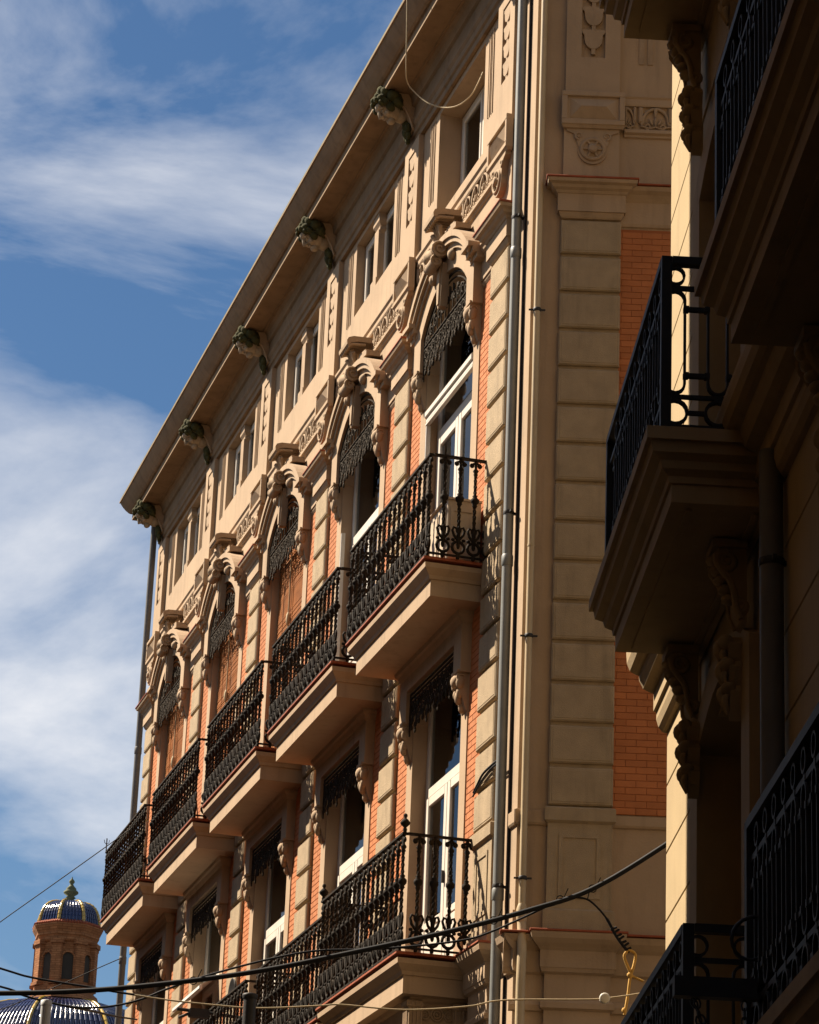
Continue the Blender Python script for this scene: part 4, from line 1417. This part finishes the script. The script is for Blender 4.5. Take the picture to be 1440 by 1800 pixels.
for k in range(8):
    a = PI / 8 + PI / 4 * k
    b = a + PI / 4
    p0, p1 = Vector((rc * math.cos(a), rc * math.sin(a), ze)), Vector((rc * math.cos(b), rc * math.sin(b), ze))
    for j in range(10):
        p = p0.lerp(p1, (j + .5) / 10)
        m.tube([p * 1.0, Vector((p.x * .84, p.y * .84, ze + .13))], [.052, .045], 6)
part(m, 'eaves_tiles', 'clay_tile', tw)['kind'] = 'stuff'
fz = dz - .05
fh = (tz(1541) - fz)
m = MB().lathe([(.20, fz), (.16, fz + fh * .10), (.13, fz + fh * .20), (.20, fz + fh * .24), (.13, fz + fh * .30), (.28, fz + fh * .40), (.28, fz + fh * .46), (.18, fz + fh * .54), (.20, fz + fh * .57), (.09, fz + fh * .68), (.06, fz + fh * .74), (.11, fz + fh * .80), (.10, fz + fh * .86), (.03, fz + fh * .93), (.012, fz + fh)], 12)
part(m, 'finial', 'verdigris', tw)
m = octo(MB(), [(rd * 1.18, zb - .50), (rd * 1.12, zb - .32), (rd * 1.0, zb - .2), (rd * 1.0, zb - .02), (rd * .9, zb)])
part(m, 'drum_base', 'tower_brick', tw)
lz = tz(1778)
dome(tw, rd * 3.4, lz - 3.2, lz + .15, rd * 2.4, 'main_dome', nseg=15, power=.75, rows=14)
part(octo(MB(), [(rd * 3.5, 0), (rd * 3.5, lz - 3.1), (rd * .5, lz - 3.0)]), 'church_body', 'tower_brick', tw)

# ================================================================ cables, ropes, small street things
def path(pts, y):
    ys = y if isinstance(y, (list, tuple)) else [y] * len(pts)
    return [at_y(px, py, yy) for (px, py), yy in zip(pts, ys)]
def wire(name, label, pts, y, r, material, cat='cable', group=None, n=6):
    group = {'thin_cable': 'thin overhead cables', 'sky_wire': 'fine wires in the sky'}.get(name, group)
    q = smooth(path(pts, y), n)
    return tag(part(MB().tube(q, r, 6), name, material), label, cat, group)
mc = [(-260, 1742), (0, 1746), (200, 1738), (430, 1711), (620, 1674), (800, 1635), (930, 1600), (1040, 1563), (1167, 1487), (1290, 1400)]
main = wire('overhead_cable', 'thick black overhead cable sagging across the street', mc, 22.5, .021, 'cable')
for px, py in ((985, 1581), (1042, 1562), (868, 1618), (560, 1686), (340, 1724)):
    p = at_y(px, py, 22.5)
    lash = MB()
    lash.ring((p.x, p.y, p.z), .030, .005, 'xz', 10, 4)
    lash.tube([p + Vector((.03, 0, .02)), p + Vector((.06, 0, .09))], .005, 4)
    part(lash, 'cable_tie', 'cable', main)
wire('thin_cable', 'thin dark cable looping below the thick cable toward the balconies', [(-200, 1690), (0, 1734), (45, 1751), (120, 1769), (170, 1771), (212, 1766), (253, 1755), (295, 1738), (370, 1713), (478, 1685), (560, 1671), (665, 1668), (800, 1655), (868, 1636), (985, 1582)], 22.6, .009, 'cable')
wire('thin_cable', 'slack thin wire running past the church lantern into the building', [(-200, 1640), (0, 1702), (60, 1719), (163, 1736), (201, 1743), (260, 1752)], 40, .016, 'cable')
wire('thin_cable', 'short thin wire dropping below the lantern to the far wall', [(120, 1769), (165, 1778), (206, 1787), (240, 1792)], [24, 30, 36, 40], .013, 'cable')
wire('light_cord', 'pale twisted cord strung low across the lower balconies', [(237, 1749), (289, 1757), (370, 1766), (453, 1772), (560, 1768), (600, 1766), (709, 1775), (822, 1769), (867, 1760), (920, 1757), (1014, 1757), (1063, 1755), (1137, 1744), (1210, 1725)], 21.5, .0065, 'cord', cat='cord')
wire('sky_wire', 'fine wire slanting through the sky up to the last balcony', [(-150, 1730), (0, 1621), (93, 1555), (187, 1488), (230, 1457)], 43, .008, 'cable', cat='wire')
wire('sky_wire', 'fine wire low in the sky between the lantern and the far wall', [(-60, 1790), (0, 1775), (45, 1757), (120, 1725), (172, 1702), (216, 1683)], 46, .008, 'cable', cat='wire')
ip = at_y(1063, 1755, 21.5)
m = MB().lathe([(.018, -.022), (.035, -.02), (.040, -.012), (.026, 0), (.040, .012), (.035, .02), (.018, .022)], 14, ip, axis='y')
tag(part(m, 'cord_insulator', 'porcelain'), 'small white round insulator threaded on the pale cord', 'insulator')
hk = thing('hanging_hook', 'yellow rope hook dangling on a dark wire from the thick cable', 'hook', at_y(1037, 1563, 22.5))
def rel(px, py, y=22.5): return at_y(px, py, y) - hk.location
m = MB().tube(smooth([rel(1000, 1577), rel(1030, 1580), (rel(1050, 1595)), rel(1068, 1617), rel(1080, 1640), rel(1095, 1662), rel(1107, 1674)], 5), [.008] * 15 + [.012] * 16, 6)
for k in range(7):
    p = rel(1078 + 4.2 * k, 1632 + 6 * k)
    m.tube([p + Vector((-.02, 0, -.012)), p + Vector((.028, 0, .012 + .01 * (k % 2)))], .010, 5)
m.tube([rel(1037, 1563), rel(1033, 1580)], .006, 4)
part(m, 'dark_wire', 'cable', hk)
m = MB().tube(smooth([rel(1112, 1718), rel(1100, 1690), rel(1098, 1678), rel(1107, 1671), rel(1117, 1678), rel(1115, 1695), rel(1108, 1720), rel(1104, 1750), rel(1098, 1784)], 6), .012, 7)
m.tube(smooth([rel(1107, 1712), rel(1116, 1718), rel(1131, 1725)], 4), .010, 6)
m.ell(rel(1107, 1714), (.022, .02, .022), 8, 6); m.ell(rel(1097, 1776), (.018, .018, .022), 8, 6)
part(m, 'yellow_rope', 'yellow_rope', hk)
# aerial wire that hangs in a loop from the cornice into the attic window
pp_ = [((716, -30), .72), ((715, 60), .71), ((714, 124), .69), ((717, 146), .64), ((729, 162), .56), ((751, 180), .45), ((778, 189), .33), ((804, 186), .22), ((827, 169), .12), ((840, 147), .04), ((849, 127), -.05)]
q = []
for (px, py), p in pp_:
    a = on_a(px, py, p)
    q.append(P0 + UA * a.x + NA * a.y + Vector((0, 0, a.z)))
tag(part(MB().tube(smooth(q, 6), .0085, 6), 'aerial_wire', 'cord'), 'cream wire hanging in a loop from the cornice into the attic window', 'wire')
# satellite dish, metal flue and lamp arm on the lower far balconies
a = on_a(409, 1747, .50)
ds = thing('satellite_dish', 'small dark satellite dish behind the lower far balcony rail', 'dish', P0 + UA * a.x + NA * a.y + Vector((0, 0, a.z)), PI / 2 - AZ_A)
m = MB().lathe([(.02, -.05), (.12, -.035), (.19, .0), (.20, .02), (.185, .015), (.11, -.02), (.01, -.035)], 18, axis='y')
part(m, 'dish', 'dark_metal', ds)
part(MB().tube([(0, -.05, 0), (0, -.2, -.1), (0, -.3, -1.07)], .018, 6), 'dish_arm', 'dark_metal', ds)
fp = at_y(440, 1748, 21.0)
fl = thing('metal_flue', 'dark metal post with a flat cap in front of the lower balconies', 'post', (fp.x, fp.y, 0))
hgt = fp.z
part(MB().lathe([(.046, 0), (.046, hgt - .02)], 16), 'post', 'dark_metal', fl)
part(MB().lathe([(.052, hgt - .03), (.056, hgt - .015), (.056, hgt), (.04, hgt + .006)], 16), 'post_cap', 'dark_metal', fl)
wpst = at_y(82, 1760, 20.0)
gp = thing('pale_post', 'pale grey round post top in front of the church dome', 'post', (wpst.x, wpst.y, 0))
part(MB().lathe([(.036, 0), (.036, wpst.z)], 16), 'post', 'grey_post', gp)
part(MB().lathe([(.038, wpst.z - .03), (.039, wpst.z + .004), (.02, wpst.z + .010)], 16), 'post_cap', 'grey_post', gp)
a = on_a(345, 1779, .85)
la = thing('wall_lamp_arm', 'black horizontal lamp arm projecting from the far lower balcony', 'lamp', P0 + UA * a.x + NA * a.y + Vector((0, 0, a.z)), PI / 2 - AZ_A)
part(MB().tube([(0, .25, .02), (0, -.2, -.0), (0, -.80, -.03)], .022, 7), 'lamp_arm', 'dark_metal', la)
m = MB().cbox(-.05, .05, -.16, .10, -.07, .04, .015).tube([(0, .1, -.03), (0, .22, -.09)], .018, 6)
part(m, 'lamp_head', 'dark_metal', la)
# lightning rod seen over the last balcony rail
a = on_a(187, 1492, .66)
lr = thing('lightning_rod', 'thin forked rod standing on the far end of the last balcony rail', 'rod', P0 + UA * a.x + NA * a.y + Vector((0, 0, a.z)), PI / 2 - AZ_A)
m = MB().tube([(0, 0, -.06), (0, 0, .17)], .010, 5)
for s_ in (-1, 1):
    m.tube([(0, 0, .07), (0, s_ * .035, .10), (0, s_ * .042, .145)], .006, 4)
part(m, 'rod', 'dark_metal', lr)
